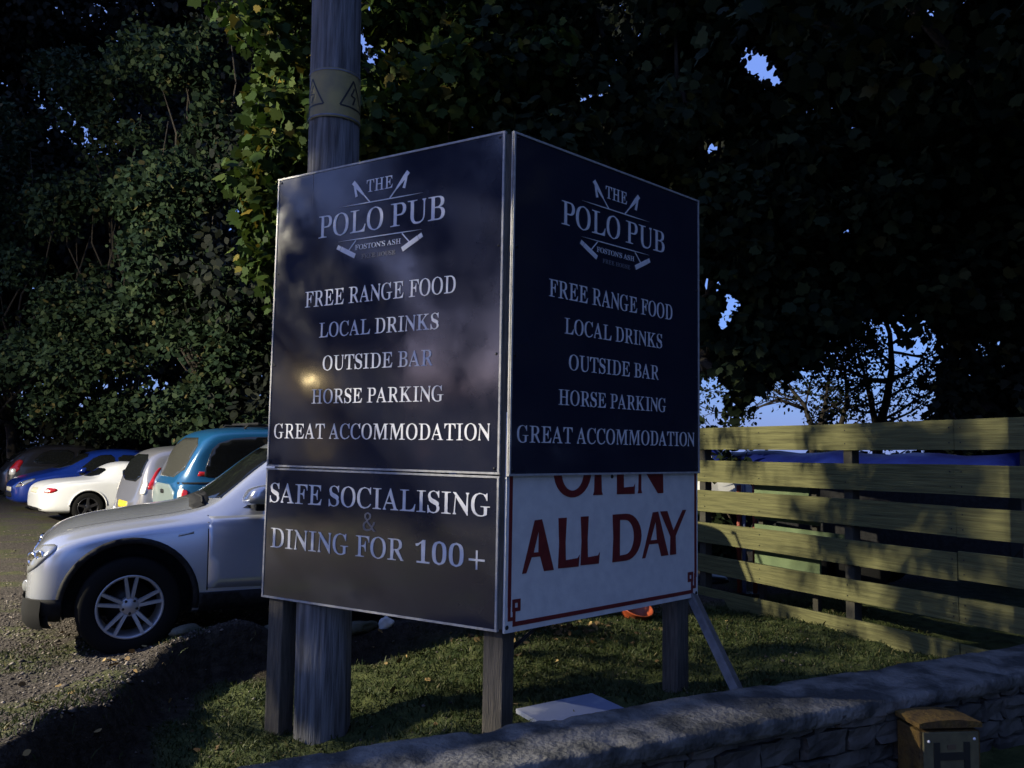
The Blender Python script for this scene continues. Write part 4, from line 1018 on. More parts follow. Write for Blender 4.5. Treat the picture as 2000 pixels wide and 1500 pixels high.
for u, v in ((.018, -2.60), (1.67, -2.602), (.83, -1.842)):
    build('screw', MB().lathe([(.0001, .006), (.009, .004), (.012, 0)], Mx @ Vector((u, v, -.014)), NR, 10), M['screw'], p)

# corner batten between the two faces, posts, braces
gap = (A + TL_R) / 2
bt = MB().box(gap - (NL + NR).normalized() * .030 + ZUP * (-1.312), (.034, .03, 2.60), (NL + NR).normalized().cross(ZUP), (NL + NR).normalized(), ZUP)
build('corner_batten', bt, M['post'], SIGN)

def post(base, top, w, D, N, label=None):
    b = Vector(base)
    c = (b + Vector((b.x, b.y, top))) / 2 - ZUP * .1
    mb = MB().rbox(c, (w, w, top - b.z + .2), D, N, ZUP, b=.006)
    return build('post', mb, M['post'], SIGN, label)

cpos = gap - (NL + NR).normalized() * .125
post((cpos.x, cpos.y, .04), 3.15, .118, DL, NL, 'corner post under the join of the two faces')
lp = TL_L + DL * .10 - NL * .082
post((lp.x, lp.y, -.22), 2.9, .12, DL, NL, 'left post beside the utility pole')
rp = TL_R + DR * 1.55 - NR * .09
post((rp.x, rp.y, -.02), 2.9, .12, DR, NR, 'right post below the white board')
for O, D, N in ((TL_L, DL, NL), (TL_R, DR, NR)):
    for v in (-.25, -1.2, -1.78, -2.45):
        build('back_rail', MB().box(O + D * (SW / 2) + ZUP * v - N * .045, (SW - .16, .04, .07), D, N, ZUP), M['post'], SIGN)
br = MB()
a0, b0 = TL_R + DR * 1.66 + ZUP * -2.60 - NR * .03, Vector((1.385, 4.72, .06))
dd = (b0 - a0).normalized()
sx = dd.cross(NR).normalized()
br.box((a0 + b0) / 2, (.078, .014, (b0 - a0).length), sx, dd.cross(sx).normalized(), dd)
br.box((a0 + b0) / 2 + sx * .024 + dd.cross(sx).normalized() * .022, (.006, .052, (b0 - a0).length), sx, dd.cross(sx).normalized(), dd)
build('brace', br, M['galv'], SIGN, 'steel angle brace from the lower right corner down to the wall')
b2 = MB()
a1 = Vector(cpos) + Vector((.02, .03, .50 - EYE + EYE))
b2.tube([Vector((cpos.x + .03, cpos.y + .05, .42)), TL_R + DR * .42 + ZUP * -2.56 - NR * .05], .010, 6)
build('brace', b2, M['screw'], SIGN, 'thin dark brace behind the corner post')

# ------------------------------------------------------------------ utility pole with danger plate
PB = Vector((-1.113, 4.98, -.25))
PT = Vector((-1.235, 4.98, 8.3))
def pole_c(z):
    return PB.lerp(PT, (z - PB.z) / (PT.z - PB.z))
def pole_r(z):
    return .170 + (.140 - .170) * (z - PB.z) / (PT.z - PB.z)
POLE = thing('utility_pole', 'tall round weathered timber utility pole rising behind the left sign face', 'utility pole', PB)
mb = MB()
rng = np.random.default_rng(2)
n = 40
zs = np.linspace(-.5, 8.3, 60)
vs = []
ph = rng.uniform(0, 6.28, 6)
for z in zs:
    c, r = pole_c(z), pole_r(z)
    for k in range(n):
        a = 2 * math.pi * k / n
        crack = -.005 * max(0, math.cos(9 * a + ph[0] + .25 * z) - .86) / .14 - .003 * max(0, math.cos(13 * a + ph[1] - .2 * z) - .9) / .1
        rr = r + crack + .003 * math.sin(2 * a + ph[2] + z * .5)
        vs.append(c + Vector((math.cos(a) * rr, math.sin(a) * rr, 0)))
fs = [(i * n + k, i * n + (k + 1) % n, (i + 1) * n + (k + 1) % n, (i + 1) * n + k) for i in range(len(zs) - 1) for k in range(n)]
mb.add(vs, fs, 0, True)
mb.add(vs[-n:], [list(range(n))])
build('shaft', mb, M['pole'], POLE)

def wrap(a, z, off):
    """point on the pole surface: a = angle from the camera-facing line (deg, + to the right)"""
    c, r = pole_c(z), pole_r(z) + off
    t = R(-90 + 13 + a)
    return c + Vector((math.cos(t) * r, math.sin(t) * r, 0))

def wrap_grid(mb, quad, off, na=14, nz=3):
    """quad corners (a,z): bl, br, tr, tl bent around the pole"""
    vs = []
    for j in range(nz + 1):
        for i in range(na + 1):
            u, v = i / na, j / nz
            lo = (quad[0][0] * (1 - u) + quad[1][0] * u, quad[0][1] * (1 - u) + quad[1][1] * u)
            hi = (quad[3][0] * (1 - u) + quad[2][0] * u, quad[3][1] * (1 - u) + quad[2][1] * u)
            vs.append(wrap(lo[0] * (1 - v) + hi[0] * v, lo[1] * (1 - v) + hi[1] * v, off))
    fs = [(j * (na + 1) + i, j * (na + 1) + i + 1, (j + 1) * (na + 1) + i + 1, (j + 1) * (na + 1) + i) for j in range(nz) for i in range(na)]
    mb.add(vs, fs, 0, True)

def stroke(mb, p, q, w, off):
    """p,q in (deg, z); w in metres"""
    k = 180 / math.pi / pole_r(p[1])
    dx, dz = (q[0] - p[0]) / k, q[1] - p[1]
    l = math.hypot(dx, dz)
    nx, nz = -dz / l * w / 2 * k, dx / l * w / 2
    wrap_grid(mb, [(p[0] - nx, p[1] - nz), (q[0] - nx, q[1] - nz), (q[0] + nx, q[1] + nz), (p[0] + nx, p[1] + nz)], off, 6, 1)

z0, z1 = 3.555, 3.870
pl = MB()
wrap_grid(pl, [(-68, z0), (86, z0), (86, z1), (-68, z1)], .006, 30, 4)
PLT = build('danger_plate', pl, M['plate_yellow'], POLE)
for c0 in (-58, 44):
    ink = MB()
    w = 33
    b, t_ = 3.635, 3.812
    stroke(ink, (c0 - w, b), (c0 + w, b), .011, .0074)
    stroke(ink, (c0 - w, b), (c0, t_), .011, .0078)
    stroke(ink, (c0 + w, b), (c0, t_), .011, .0082)
    stroke(ink, (c0 + 3, 3.765), (c0 - 6, 3.712), .010, .0074)
    stroke(ink, (c0 - 7, 3.712), (c0 + 7, 3.706), .009, .0078)
    stroke(ink, (c0 + 6, 3.708), (c0 - 2, 3.655), .010, .0082)
    build('warning_triangle', ink, M['black'], PLT)
for zz in (z0 + .012, z1 - .01):
    st = MB()
    wrap_grid(st, [(-180, zz - .005), (180, zz - .005), (180, zz + .005), (-180, zz + .005)], .009, 40, 1)
    build('strap', st, M['galv'], POLE)

# ------------------------------------------------------------------ horizontal board fence
FP = Vector((2.05, 8.624, 0))
FD = Vector((math.sin(R(27.5)), -math.cos(R(27.5)), .01)).normalized()
FX = Vector((FD.x, FD.y, 0)).normalized()
FN = Vector((FX.y, -FX.x, 0))                      # normal to the camera side
if FN.y > 0:
    FN = -FN
FENCE = thing('board_fence', 'green-tan fence of wide horizontal boards beside the sign', 'fence', FP)
rng = np.random.default_rng(12)
FB = [(EYE + (a - EYE) * 1.12, EYE + (b - EYE) * 1.12) for a, b in ((1.523, 1.728), (1.227, 1.429), (.943, 1.143), (.65, .838), (.372, .536), (.040, .239))]
fbm = MB()
cuts = [(-.28, 2.856), (2.862, 3.43)]
for (a, b) in FB:
    for s0, s1 in cuts:
        n = 24
        ph = rng.uniform(0, 6)
        sag = rng.normal(0, .004)
        vs, fs = [], []
        for i in range(n + 1):
            s = s0 + (s1 - s0) * i / n
            wz = .004 * math.sin(s * 1.7 + ph) + sag
            wn = .004 * math.sin(s * 2.3 + ph * 2)
            for dn, zz in ((0, a), (0, b), (-.024, b), (-.024, a)):
                vs.append(FP + FD * s + FN * (dn + wn) + Vector((0, 0, zz + wz)))
        for i in range(n):
            for j in range(4):
                k = (j + 1) % 4
                fs.append((i * 4 + j, i * 4 + k, (i + 1) * 4 + k, (i + 1) * 4 + j))
        fs += [(3, 2, 1, 0), tuple(n * 4 + j for j in range(4))]
        fbm = MB().add(vs, fs)
        for s in (.05, .84, 1.86, 2.82, 2.91, 3.38):
            if s0 < s < s1:
                for f in (.25, .75):
                    fbm.lathe([(.0001, .003), (.005, .002), (.006, 0)], FP + FD * s + FN * .004 + Vector((0, 0, a + (b - a) * f)), FN, 8, 1)
        build('board', fbm, [M['fence'], M['screw']], FENCE)
for s in (-.02, 1.86, 3.37):
    pb = MB().rbox(FP + FX * s - FN * .075 + Vector((0, 0, .74 + .01 * s)), (.09, .09, 1.94), FX, FN, b=.004)
    build('post', pb, M['fencepost'], FENCE)

# things on the other side of the fence, glimpsed through its gaps
def behind(px, py, Y):
    return at(px, py, Y)
tp = thing('covered_trailer', 'long blue tarpaulin covered trailer glimpsed through the top gap of the fence', 'trailer', (3.9, 9.4, 0))
mb = MB()
prof = [(-.66, 1.22), (-.68, 1.34), (-.62, 1.44), (-.42, 1.52), (0, 1.56), (.42, 1.52), (.62, 1.44), (.68, 1.34), (.66, 1.22)]
TD = Vector((.80, -.60, 0)); TN = Vector((.60, .80, 0))
tc0 = Vector((3.9, 9.4, 0))
vs = []
for i in range(15):
    s = -1.75 + 3.5 * i / 14
    for n_, z in prof:
        vs.append(tc0 + TD * s + TN * (n_ * (1 + .03 * math.sin(i * 2.1))) + Vector((0, 0, z - .05 * abs(math.sin(i * .9)) * (z > 1.4))))
m9 = len(prof)
fs = [(i * m9 + j, i * m9 + (j + 1) % m9, (i + 1) * m9 + (j + 1) % m9, (i + 1) * m9 + j) for i in range(14) for j in range(m9)]
fs += [list(range(m9)), [14 * m9 + j for j in range(m9)]]
build('cover', mb.add(vs, fs, 0, True), M['bluetarp'], tp)
build('box', MB().rbox(tc0 + Vector((0, 0, .86)), (3.4, 1.24, .72), TD, TN, b=.02), M['plastic'], tp)
for s in (-.35, .35):
    for q in (-1, 1):
        build('wheel', MB().lathe([(.0001, -.07), (.17, -.08), (.27, -.06), (.28, 0), (.27, .06), (.17, .08), (.0001, .07)], tc0 + TD * s * .9 + TN * (.52 * q) + Vector((0, 0, .28)), TN, 20), M['tyre'], tp)
build('chassis', MB().box(tc0 + Vector((0, 0, .50)), (3.3, 1.1, .08), TD, TN), M['screw'], tp)
build('drawbar', MB().tube([tc0 + TD * -1.65 + Vector((0, 0, .5)), tc0 + TD * -2.3 + Vector((0, 0, .42))], .035, 8), M['galv'], tp)

def canopy_stall():
    c = Vector((2.35, 9.55, 0))
    t = thing('garden_parasol', 'folded white and blue canvas parasol glimpsed at the left end of the fence', 'parasol', c)
    vs, fs, n = [], [], 16
    for i in range(n):
        a = 2 * math.pi * i / n
        k = 1 + .12 * (i % 2)
        vs += [c + Vector((.03 * math.cos(a), .03 * math.sin(a), 1.62)), c + Vector((.30 * k * math.cos(a), .30 * k * math.sin(a), 1.30)), c + Vector((.55 * k * math.cos(a), .55 * k * math.sin(a), .98))]
    for i in range(n):
        j = (i + 1) % n
        fs += [(3 * i, 3 * i + 1, 3 * j + 1, 3 * j), (3 * i + 1, 3 * i + 2, 3 * j + 2, 3 * j + 1)]
    mb = MB()
    for q, f in enumerate(fs):
        mb.add([vs[k] for k in f], [(0, 1, 2, 3)], 1 if (q // 2) % 4 < 2 and q % 2 == 0 else 0)
    build('canvas', mb, [M['whitecloth'], M['bluetarp']], t)
    build('pole', MB().tube([c, c + Vector((0, 0, 1.65))], .022, 8), M['galv'], t)
    build('base', MB().lathe([(.0001, .06), (.2, .05), (.24, 0), (.0001, 0)], c, (0, 0, 1), 20), M['screw'], t)
canopy_stall()

def frame_legs():
    for i, px in enumerate((1447, 1478)):
        c = at(px, 1040, 8.6)
        c.z = 0
        t = thing('striped_post', ['red and grey-blue painted post nearest the sign behind the fence', 'red and grey-blue painted post beside the green panel behind the fence'][i], 'post', c, 'painted posts behind the fence')
        build('red_half', MB().tube([c + Vector((-.02, 0, 0)), c + Vector((-.02, 0, 1.16))], .024, 10), M['redpole'], t)
        build('blue_half', MB().tube([c + Vector((.035, .01, 0)), c + Vector((.035, .01, 1.16))], .022, 10), M['bluepole'], t)
        build('foot', MB().rbox(c + Vector((0, 0, .015)), (.16, .16, .03), b=.004), M['screw'], t)
frame_legs()

def green_panel():
    c = FP + FX * 1.10 - FN * .20
    t = thing('green_panel', 'pale green boarded panel standing close behind the fence', 'panel', c)
    mb = MB()
    for z, h, s0, s1 in ((.40, .17, -.52, .30), (.62, .17, -.52, .62), (.84, .17, -.52, .30), (1.06, .13, -.52, .18)):
        mb.box(c + FX * ((s0 + s1) / 2) + Vector((0, 0, z + h / 2)), (s1 - s0, .022, h), FX, FN)
    build('boards', mb, M['greenboard'], t)
    for s in (-.46, .22):
        build('batten', MB().box(c + FX * s - FN * .04 + Vector((0, 0, .6)), (.06, .05, 1.2), FX, FN), M['fencepost'], t)
green_panel()

c = Vector((1.12, 7.35, float(ground_z(np.array(1.12), np.array(7.35)))))
t = thing('orange_tub', 'orange plastic tub lying on the grass, glimpsed under the white board', 'tub', c)
tb = MB().lathe([(.0001, .0), (.10, .0), (.115, .02), (.15, .11), (.162, .115), (.16, .124), (.147, .12), (.105, .03), (.0001, .02)], c + Vector((0, 0, .01)), (.25, -.35, .9), 28)
build('bowl', tb, M['orange'], t)
build('handle', MB().tube([c + Vector((-.14, .05, .13)), c + Vector((-.15, -.04, .17)), c + Vector((-.09, -.12, .11))], .008, 6), M['screw'], t)
# ------------------------------------------------------------------ vehicles
def ring(s):
    """half section, bottom centre to top centre; s = dict of measures"""
    b, t, w, zb, wb, wt = s['b'], s['t'], s['w'], s['zb'], s['wb'], s['wt']
    cr_ = s.get('cr', .02)
    h = t - zb
    return [(0, b), (.55 * w, b), (.90 * w, b + .012), (.985 * w, b + .09), (w, b + .45 * (zb - b)), (wb + .3 * (w - wb) + .004, zb - .10), (wb, zb - .012), (wb - .012 - .02 * min(1, h * 8), zb + .018 + .02 * h),
            (wb + (wt - wb) * .55, zb + h * .55), (wt + .035, zb + h * .86 + .004), (wt - .04, t - .002 + .006), (.5 * wt, t + cr_ * .75), (0, t + cr_)]

def interp(stations, x):
    ks = ['b', 't', 'w', 'zb', 'wb', 'wt', 'cr']
    for s0, s1 in zip(stations[:-1], stations[1:]):
        if s0['x'] <= x <= s1['x']:
            u = (x - s0['x']) / (s1['x'] - s0['x'])
            return {k: s0.get(k, .02) * (1 - u) + s1.get(k, .02) * u for k in ks}

def car_body(stations, paint, arches, arch_mat, sub=2):
    """stations along x (metres behind the nose); returns mesh + BVH of the closed shell"""
    half = [ring(s) for s in stations]
    m = len(half[0])
    vs, fs = [], []
    full = []
    for s, h in zip(stations, half):
        r = [(-y, z) for y, z in h] + [(y, z) for y, z in h[-2:0:-1]]
        full.append(len(r))
        vs += [(s['x'], y, z) for y, z in r]
    n = full[0]
    for i in range(len(stations) - 1):
        fs += [(i * n + k, i * n + (k + 1) % n, (i + 1) * n + (k + 1) % n, (i + 1) * n + k) for k in range(n)]
    # end caps as strips joining left and right
    for base, flip in ((0, False), ((len(stations) - 1) * n, True)):
        for k in range(m - 1):
            q = [base + k, base + (n - k) % n, base + (n - k - 1) % n, base + k + 1]
            if k == 0:
                q = [base, base + n - 1, base + 1]
            elif k == m - 2:
                q = [base + k, base + n - k, base + k + 1]
            fs.append(q[::-1] if flip else q)
    me = bpy.data.meshes.new('tmp')
    me.from_pydata(vs, [], fs)
    me.materials.append(paint)
    me.materials.append(arch_mat)
    fix_normals(me)
    ob = bpy.data.objects.new('tmp', me)
    COL.objects.link(ob)
    md = ob.modifiers.new('s', 'SUBSURF')
    md.levels = md.render_levels = sub
    dg = bpy.context.evaluated_depsgraph_get()
    shell = bpy.data.meshes.new_from_object(ob.evaluated_get(dg))
    bm = bmesh.new()
    bm.from_mesh(shell)
    bvh = BVHTree.FromBMesh(bm)
    bm.free()
    ob.modifiers.clear()
    ob.data = shell
    cutters = []
    for (x, z, r, y0, y1) in arches:
        mb = MB().lathe([(.0001, y0), (r, y0), (r, y1), (.0001, y1)], (x, 0, z), (0, 1, 0), 40, 1)
        cme = mb.mesh('cut', [paint, arch_mat])
        fix_normals(cme)
        co = bpy.data.objects.new('cut', cme)
        COL.objects.link(co)
        md = ob.modifiers.new('b', 'BOOLEAN')
        md.operation = 'DIFFERENCE'
        md.solver = 'EXACT'
        md.object = co
        cutters.append(co)
    dg = bpy.context.evaluated_depsgraph_get()
    out = bpy.data.meshes.new_from_object(ob.evaluated_get(dg))
    for o in cutters + [ob]:
        bpy.data.objects.remove(o)
    out.polygons.foreach_set('use_smooth', [True] * len(out.polygons))
    try:
        out.set_sharp_from_angle(angle=R(42))
    except Exception:
        pass
    return out, bvh

def chaikin(poly, n=2, keep=()):
    for _ in range(n):
        q = []
        for i in range(len(poly)):
            a, b = poly[i], poly[(i + 1) % len(poly)]
            q += [(a[0] * .8 + b[0] * .2, a[1] * .8 + b[1] * .2), (a[0] * .2 + b[0] * .8, a[1] * .2 + b[1] * .8)]
        poly = q
    return poly

def patch(bvh, poly, O, U, V, D, off=.004, step=.06, thick=.0, rnd=2):
    """outline in the (U,V) plane through O thrown along D onto the shell: real thin plates following the body"""
    O, U, V, D = Vector(O), Vector(U), Vector(V), Vector(D).normalized()
    if rnd:
        poly = chaikin(poly, rnd)
    pts = []
    for i in range(len(poly)):
        a, b = Vector(poly[i]), Vector(poly[(i + 1) % len(poly)])
        k = max(1, int((b - a).length / step))
        pts += [a.lerp(b, j / k) for j in range(k)]
    nb = len(pts)
    xs, ys = [p.x for p in pts], [p.y for p in pts]
    ins = []
    x = min(xs) + step * .5
    while x < max(xs):
        y = min(ys) + step * .5
        while y < max(ys):
            q = Vector((x, y))
            c = False
            md = 9
            for i in range(nb):
                a, b = pts[i], pts[i - 1]
                md = min(md, (a - q).length)
                if (a.y > q.y) != (b.y > q.y) and q.x < (b.x - a.x) * (q.y - a.y) / (b.y - a.y) + a.x:
                    c = not c
            if c and md > step * .45:
                ins.append(q)
            y += step
        x += step
    co, _, fc, *_ = geometry.delaunay_2d_cdt(pts + ins, [], [list(range(nb))], 1, 1e-5)
    vs, ok = [], []
    last = None
    for p in co:
        h, nrm, _, _ = bvh.ray_cast(O + U * p.x + V * p.y - D * 6, D)
        if h is None:
            near = bvh.find_nearest(O + U * p.x + V * p.y)
            h, nrm = near[0], near[1]
        if nrm.dot(D) > 0:
            nrm = -nrm
        vs.append((h, nrm))
    mb = MB()
    N = len(vs)
    top = [h + n * off for h, n in vs]
    bot = [h - n * .006 for h, n in vs]
    edges = {}
    for f in fc:
        for i in range(len(f)):
            e = (f[i], f[(i + 1) % len(f)])
            edges[e] = edges.get(e, 0) + 1
    side = [(a, b, b + N, a + N) for (a, b) in edges if (b, a) not in edges]
    mb.add(top + bot, [list(f) for f in fc] + side, 0, True)
    return mb

SIDE = lambda s: dict(O=(0, 0, 0), U=(1, 0, 0), V=(0, 0, 1), D=(0, -s, 0))      # s=-1 : camera side (y<0)
FRONT = dict(O=(0, 0, 0), U=(0, 1, 0), V=(0, 0, 1), D=(1, 0, 0))
REAR = dict(O=(0, 0, 0), U=(0, 1, 0), V=(0, 0, 1), D=(-1, 0, 0))
TOP = dict(O=(0, 0, 0), U=(1, 0, 0), V=(0, 1, 0), D=(0, 0, -1))

def bp(name, bvh, poly, fr, m, parent, off=.004, step=.06, rnd=2, label=None):
    o = build(name, patch(bvh, poly, off=off, step=step, rnd=rnd, **fr), M[m], parent, label)
    return o

def strip(bvh, pts, w, fr, off=.0015):
    """thin line (shut lines, seams) following the body"""
    l, r = [], []
    for i, p in enumerate(pts):
        a, b = Vector(pts[max(0, i - 1)]), Vector(pts[min(len(pts) - 1, i + 1)])
        d = (b - a).normalized()
        n = Vector((-d.y, d.x)) * w / 2
        l.append(tuple(Vector(p) + n))
        r.append(tuple(Vector(p) - n))
    return patch(bvh, l + r[::-1], off=off, step=.05, rnd=0, **fr)

def wheel(parent, x, y, r, rimr, w, s, style, alloy='alloy', steer=0.0, label=None):
    """wheel at (x, y) with its outer face towards s*y"""
    t = MB()
    ax = Vector((math.sin(steer), math.cos(steer) * s, 0)) if steer else Vector((0, s, 0))
    c = Vector((x, y, r))
    t.lathe([(rimr, -w * .5), (r * .93, -w * .5), (r * .985, -w * .40), (r, -w * .2), (r, w * .2), (r * .985, w * .40), (r * .93, w * .5), (rimr + .018, w * .5), (rimr, w * .46)], c, ax, 48, closed=True)
    tyre = build('wheel', t, M['tyre'], parent, label)
    a = ax.orthogonal().normalized() if abs(ax.x) > .99 else Vector((0, 0, 1)).cross(ax).normalized()
    up_ = ax.cross(a)
    rim = MB()
    rim.lathe([(rimr + .002, -w * .44), (rimr + .002, w * .44), (rimr - .004, w * .49), (rimr - .016, w * .47), (rimr - .022, w * .40), (rimr - .03, -w * .40)], c, ax, 48)
    def spoke(ang, wid, r0=.05, r1=None, tw=0.0, h=.022):
        r1 = r1 or rimr - .012
        d = a * math.cos(ang) + up_ * math.sin(ang)
        q = ax.cross(d)
        d1 = a * math.cos(ang + tw) + up_ * math.sin(ang + tw)
        p0, p1 = c + d * r0 + ax * (w * .36), c + d1 * r1 + ax * (w * .43)
        vs = []
        for p, ww, hh in ((p0, wid * 1.2, h * 1.3), (p1, wid, h)):
            for i, j in ((-1, -1), (1, -1), (.75, 1), (-.75, 1)):
                vs.append(p + q * (i * ww / 2) + ax * (j * hh / 2))
        rim.add(vs, [(0, 1, 2, 3), (7, 6, 5, 4), (0, 4, 5, 1), (1, 5, 6, 2), (2, 6, 7, 3), (3, 7, 4, 0)])
    if style == 'double5':
        for k in range(5):
            ang = 2 * math.pi * k / 5 + math.pi / 2
            spoke(ang - .20, .027, .06, None, .02)
            spoke(ang + .20, .027, .06, None, -.02)
    elif style == 'five':
        for k in range(5):
            spoke(2 * math.pi * k / 5 + .35, .05)
    else:
        for k in range(9):
            spoke(2 * math.pi * k / 9, .03)
    rim.lathe([(.0001, w * .43), (.026, w * .43), (.034, w * .41), (.062, w * .41), (.070, w * .36), (.070, w * .2)], c, ax, 24)
    if style == 'double5':
        for k in range(5):
            ang = 2 * math.pi * k / 5 - math.pi / 2
            d = a * math.cos(ang) + up_ * math.sin(ang)
            rim.lathe([(.0001, w * .425), (.009, w * .425), (.011, w * .40)], c + d * .048, ax, 8, 1)
    build('rim', rim, [M[alloy], M['screw']], tyre)
    dk = MB().lathe([(.0001, -w * .1), (rimr * .72, -w * .1), (rimr * .72, -w * .2), (.0001, -w * .2)], c, ax, 28)
    build('brake_disc', dk, M['screw'], tyre)
    return tyre

def mirror(parent, x, y, z, s, m, base='plastic', size=1.0):
    bm = bmesh.new()
    bmesh.ops.create_icosphere(bm, subdivisions=4, radius=1)
    for v in bm.verts:
        p = [math.copysign(abs(c) ** .62, c) for c in v.co]
        k = .78 + .22 * (p[0] * .5 + .5)                     # slimmer towards the nose
        q = Vector((p[0] * (.10 if p[0] < 0 else .045), p[1] * .118, p[2] * .078 * k))
        q.x += .025 * p[2] + .02 * p[1] * s
        q.z += .012 * p[1] * s
        v.co = q * size + Vector((x, y + s * .12, z))
    for f in bm.faces:
        f.smooth = True
    me = bpy.data.meshes.new('mirror')
    bm.to_mesh(me)
    bm.free()
    me.materials.append(M[m])
    o = link('mirror', me, parent)
    b = MB().rbox((x + .005, y + s * .05, z - .085 * size), (.09 * size, .24, .045), b=.015)
    build('mirror_foot', b, M[base], o)
    return o

def arch_ring(cx, cz, r0, r1, a0=-12, a1=192, n=26, ez=1.0):
    o = [(cx + r1 * math.cos(R(a0 + (a1 - a0) * i / n)), cz + ez * r1 * math.sin(R(a0 + (a1 - a0) * i / n))) for i in range(n + 1)]
    q = [(cx + r0 * math.cos(R(a1 - (a1 - a0) * i / n)), cz + ez * r0 * math.sin(R(a1 - (a1 - a0) * i / n))) for i in range(n + 1)]
    return o + q

def st(x, b, t, w, zb, wb, wt, cr=.02):
    return dict(x=x, b=b, t=t, w=w, zb=zb, wb=wb, wt=wt, cr=cr)

# ---- silver off-roader in the foreground
def silver_suv():
    h = R(27)
    t = thing('silver_car', 'silver off-road car parked on gravel behind the sign, nose pointing left', 'car', (-3.90, 6.29, -.025), local=True, rz=h)
    stn = [st(.17, .34, .60, .56, .52, .54, .46, .005), st(.19, .30, .69, .70, .60, .68, .56, .01), st(.235, .26, .765, .795, .67, .775, .62, .02), st(.31, .24, .838, .86, .735, .845, .65, .03), st(.42, .24, .885, .895, .80, .875, .665, .035), st(.60, .24, .925, .912, .85, .892, .69, .04),
           st(.90, .24, .968, .918, .895, .897, .71, .04), st(1.22, .24, 1.010, .920, .925, .897, .72, .04), st(1.42, .24, 1.06, .918, .945, .894, .72, .05), st(1.62, .24, 1.24, .915, .955, .890, .66, .05), st(1.86, .24, 1.44, .915, .965, .888, .615, .05), st(2.10, .24, 1.585, .915, .975, .886, .585, .05),
           st(2.40, .24, 1.640, .915, .98, .886, .575, .045), st(3.0, .24, 1.655, .918, .985, .888, .575, .04), st(3.6, .24, 1.635, .920, .995, .886, .565, .035), st(4.05, .25, 1.575, .900, 1.005, .862, .54, .03), st(4.28, .27, 1.43, .872, 1.01, .835, .56, .03), st(4.42, .30, 1.15, .84, 1.0, .80, .62, .02), st(4.52, .32, .90, .78, .86, .75, .60, .01), st(4.565, .38, .74, .66, .70, .62, .5, .005)]
    F, B, r = .85, 3.645, .352
    me, bvh = car_body(stn, M['silver'], [(F, .375, .435, -1.2, -.58), (F, .375, .435, .58, 1.2), (B, .375, .43, -1.2, -.58), (B, .375, .43, .58, 1.2)], M['plastic'])
    body = link('body', me, t)
    for s in (-1, 1):
        S_ = SIDE(s)
        for cx in (F, B):
            bp('arch_trim', bvh, arch_ring(cx, .375, .430, .472, -8, 188), S_, 'plastic', t, off=.005, rnd=0, step=.05)
        bp('sill_cladding', bvh, [(F + .47, .20), (B - .47, .20), (B - .47, .425), (F + .47, .425)], S_, 'plastic', t, off=.012, rnd=0)
        bp('sill_cladding', bvh, [(B + .44, .24), (4.5, .30), (4.5, .47), (B + .46, .46)], S_, 'plastic', t, off=.010, rnd=1)
        bp('sill_cladding', bvh, [(.24, .25), (F - .43, .25), (F - .43, .432), (.20, .432)], S_, 'greyplastic', t, off=.014, rnd=0)
        # glazing
        gl = [[(1.60, 1.025), (1.72, 1.10), (2.06, 1.455), (2.22, 1.52), (2.42, 1.535), (2.42, 1.035)], [(2.50, 1.035), (2.50, 1.537), (3.10, 1.535), (3.32, 1.51), (3.42, 1.20), (3.30, 1.045)], [(3.50, 1.12), (3.40, 1.50), (3.80, 1.46), (4.02, 1.36), (4.08, 1.17)]]
        for g in gl:
            bp('side_window', bvh, g, S_, 'glass', t, off=.004, rnd=1)
        d1 = bp('front_door', bvh, [(1.376, .455), (1.370, .98), (2.455, 1.00), (2.455, .44)], S_, 'silver', t, off=.0025, rnd=0)
        d2 = bp('rear_door', bvh, [(2.468, .44), (2.468, 1.00), (3.44, 1.01), (3.40, .86), (3.22, .70), (3.16, .44)], S_, 'silver', t, off=.0025, rnd=0)
        sl = strip(bvh, [(1.372, .44), (1.366, .99)], .010, S_, .0010)
        build('shut_line', sl, M['black'], t)
        hd = MB().tube([(2.23, s * .925, .905), (2.25, s * .945, .91), (2.40, s * .945, .915), (2.42, s * .925, .915)], .013, 8)
        build('handle', hd, M['silver'], d1)
        hd = MB().tube([(3.10, s * .925, .92), (3.12, s * .945, .925), (3.27, s * .945, .93), (3.29, s * .925, .93)], .013, 8)
        build('handle', hd, M['silver'], d2)
        bp('side_repeater', bvh, [(1.155, .842), (1.265, .862), (1.262, .877), (1.16, .862)], S_, 'lamp_glass', t, off=.004, rnd=0, step=.03)
        mirror(t, 1.72, s * .90, 1.150, s, 'silver', size=1.12)
        # headlight wraps from nose to wing
        fr = dict(O=(0, 0, 0), U=Vector((.60, s * .80, 0)), V=(0, 0, 1), D=Vector((.80, -s * .60, 0)))
        hl = [(.56, .60), (.575, .715), (.66, .785), (.86, .805), (.90, .765), (.78, .65), (.66, .60)]
        head = bp('headlight', bvh, hl, fr, 'lamp_glass', t, off=.007, rnd=2, step=.04)
        for (u, v, rr) in ((.665, .69, .054), (.775, .725, .038)):
            hit = bvh.ray_cast(Vector(fr['U']) * u + Vector((0, 0, v)) - fr['D'] * 6, fr['D'])[0]
            l = MB().lathe([(.0001, .012), (rr * .6, .012), (rr * .66, .016), (rr, .014), (rr, 0)], hit - fr['D'] * .0, -fr['D'], 20)
            build('reflector', l, M['chrome'], head)
        fl = bvh.ray_cast(Vector(fr['U']) * .60 + Vector((0, 0, .50)) - fr['D'] * 6, fr['D'])[0]
        build('fog_lamp', MB().lathe([(.0001, .008), (.035, .008), (.042, .002), (.042, -.01)], fl, -fr['D'], 18), M['lamp_glass'], t)
        wheel(t, F, s * .80, r, .228, .225, s, 'double5', steer=(.06 if s < 0 else -.06))
        wheel(t, B, s * .80, r, .228, .225, s, 'double5')
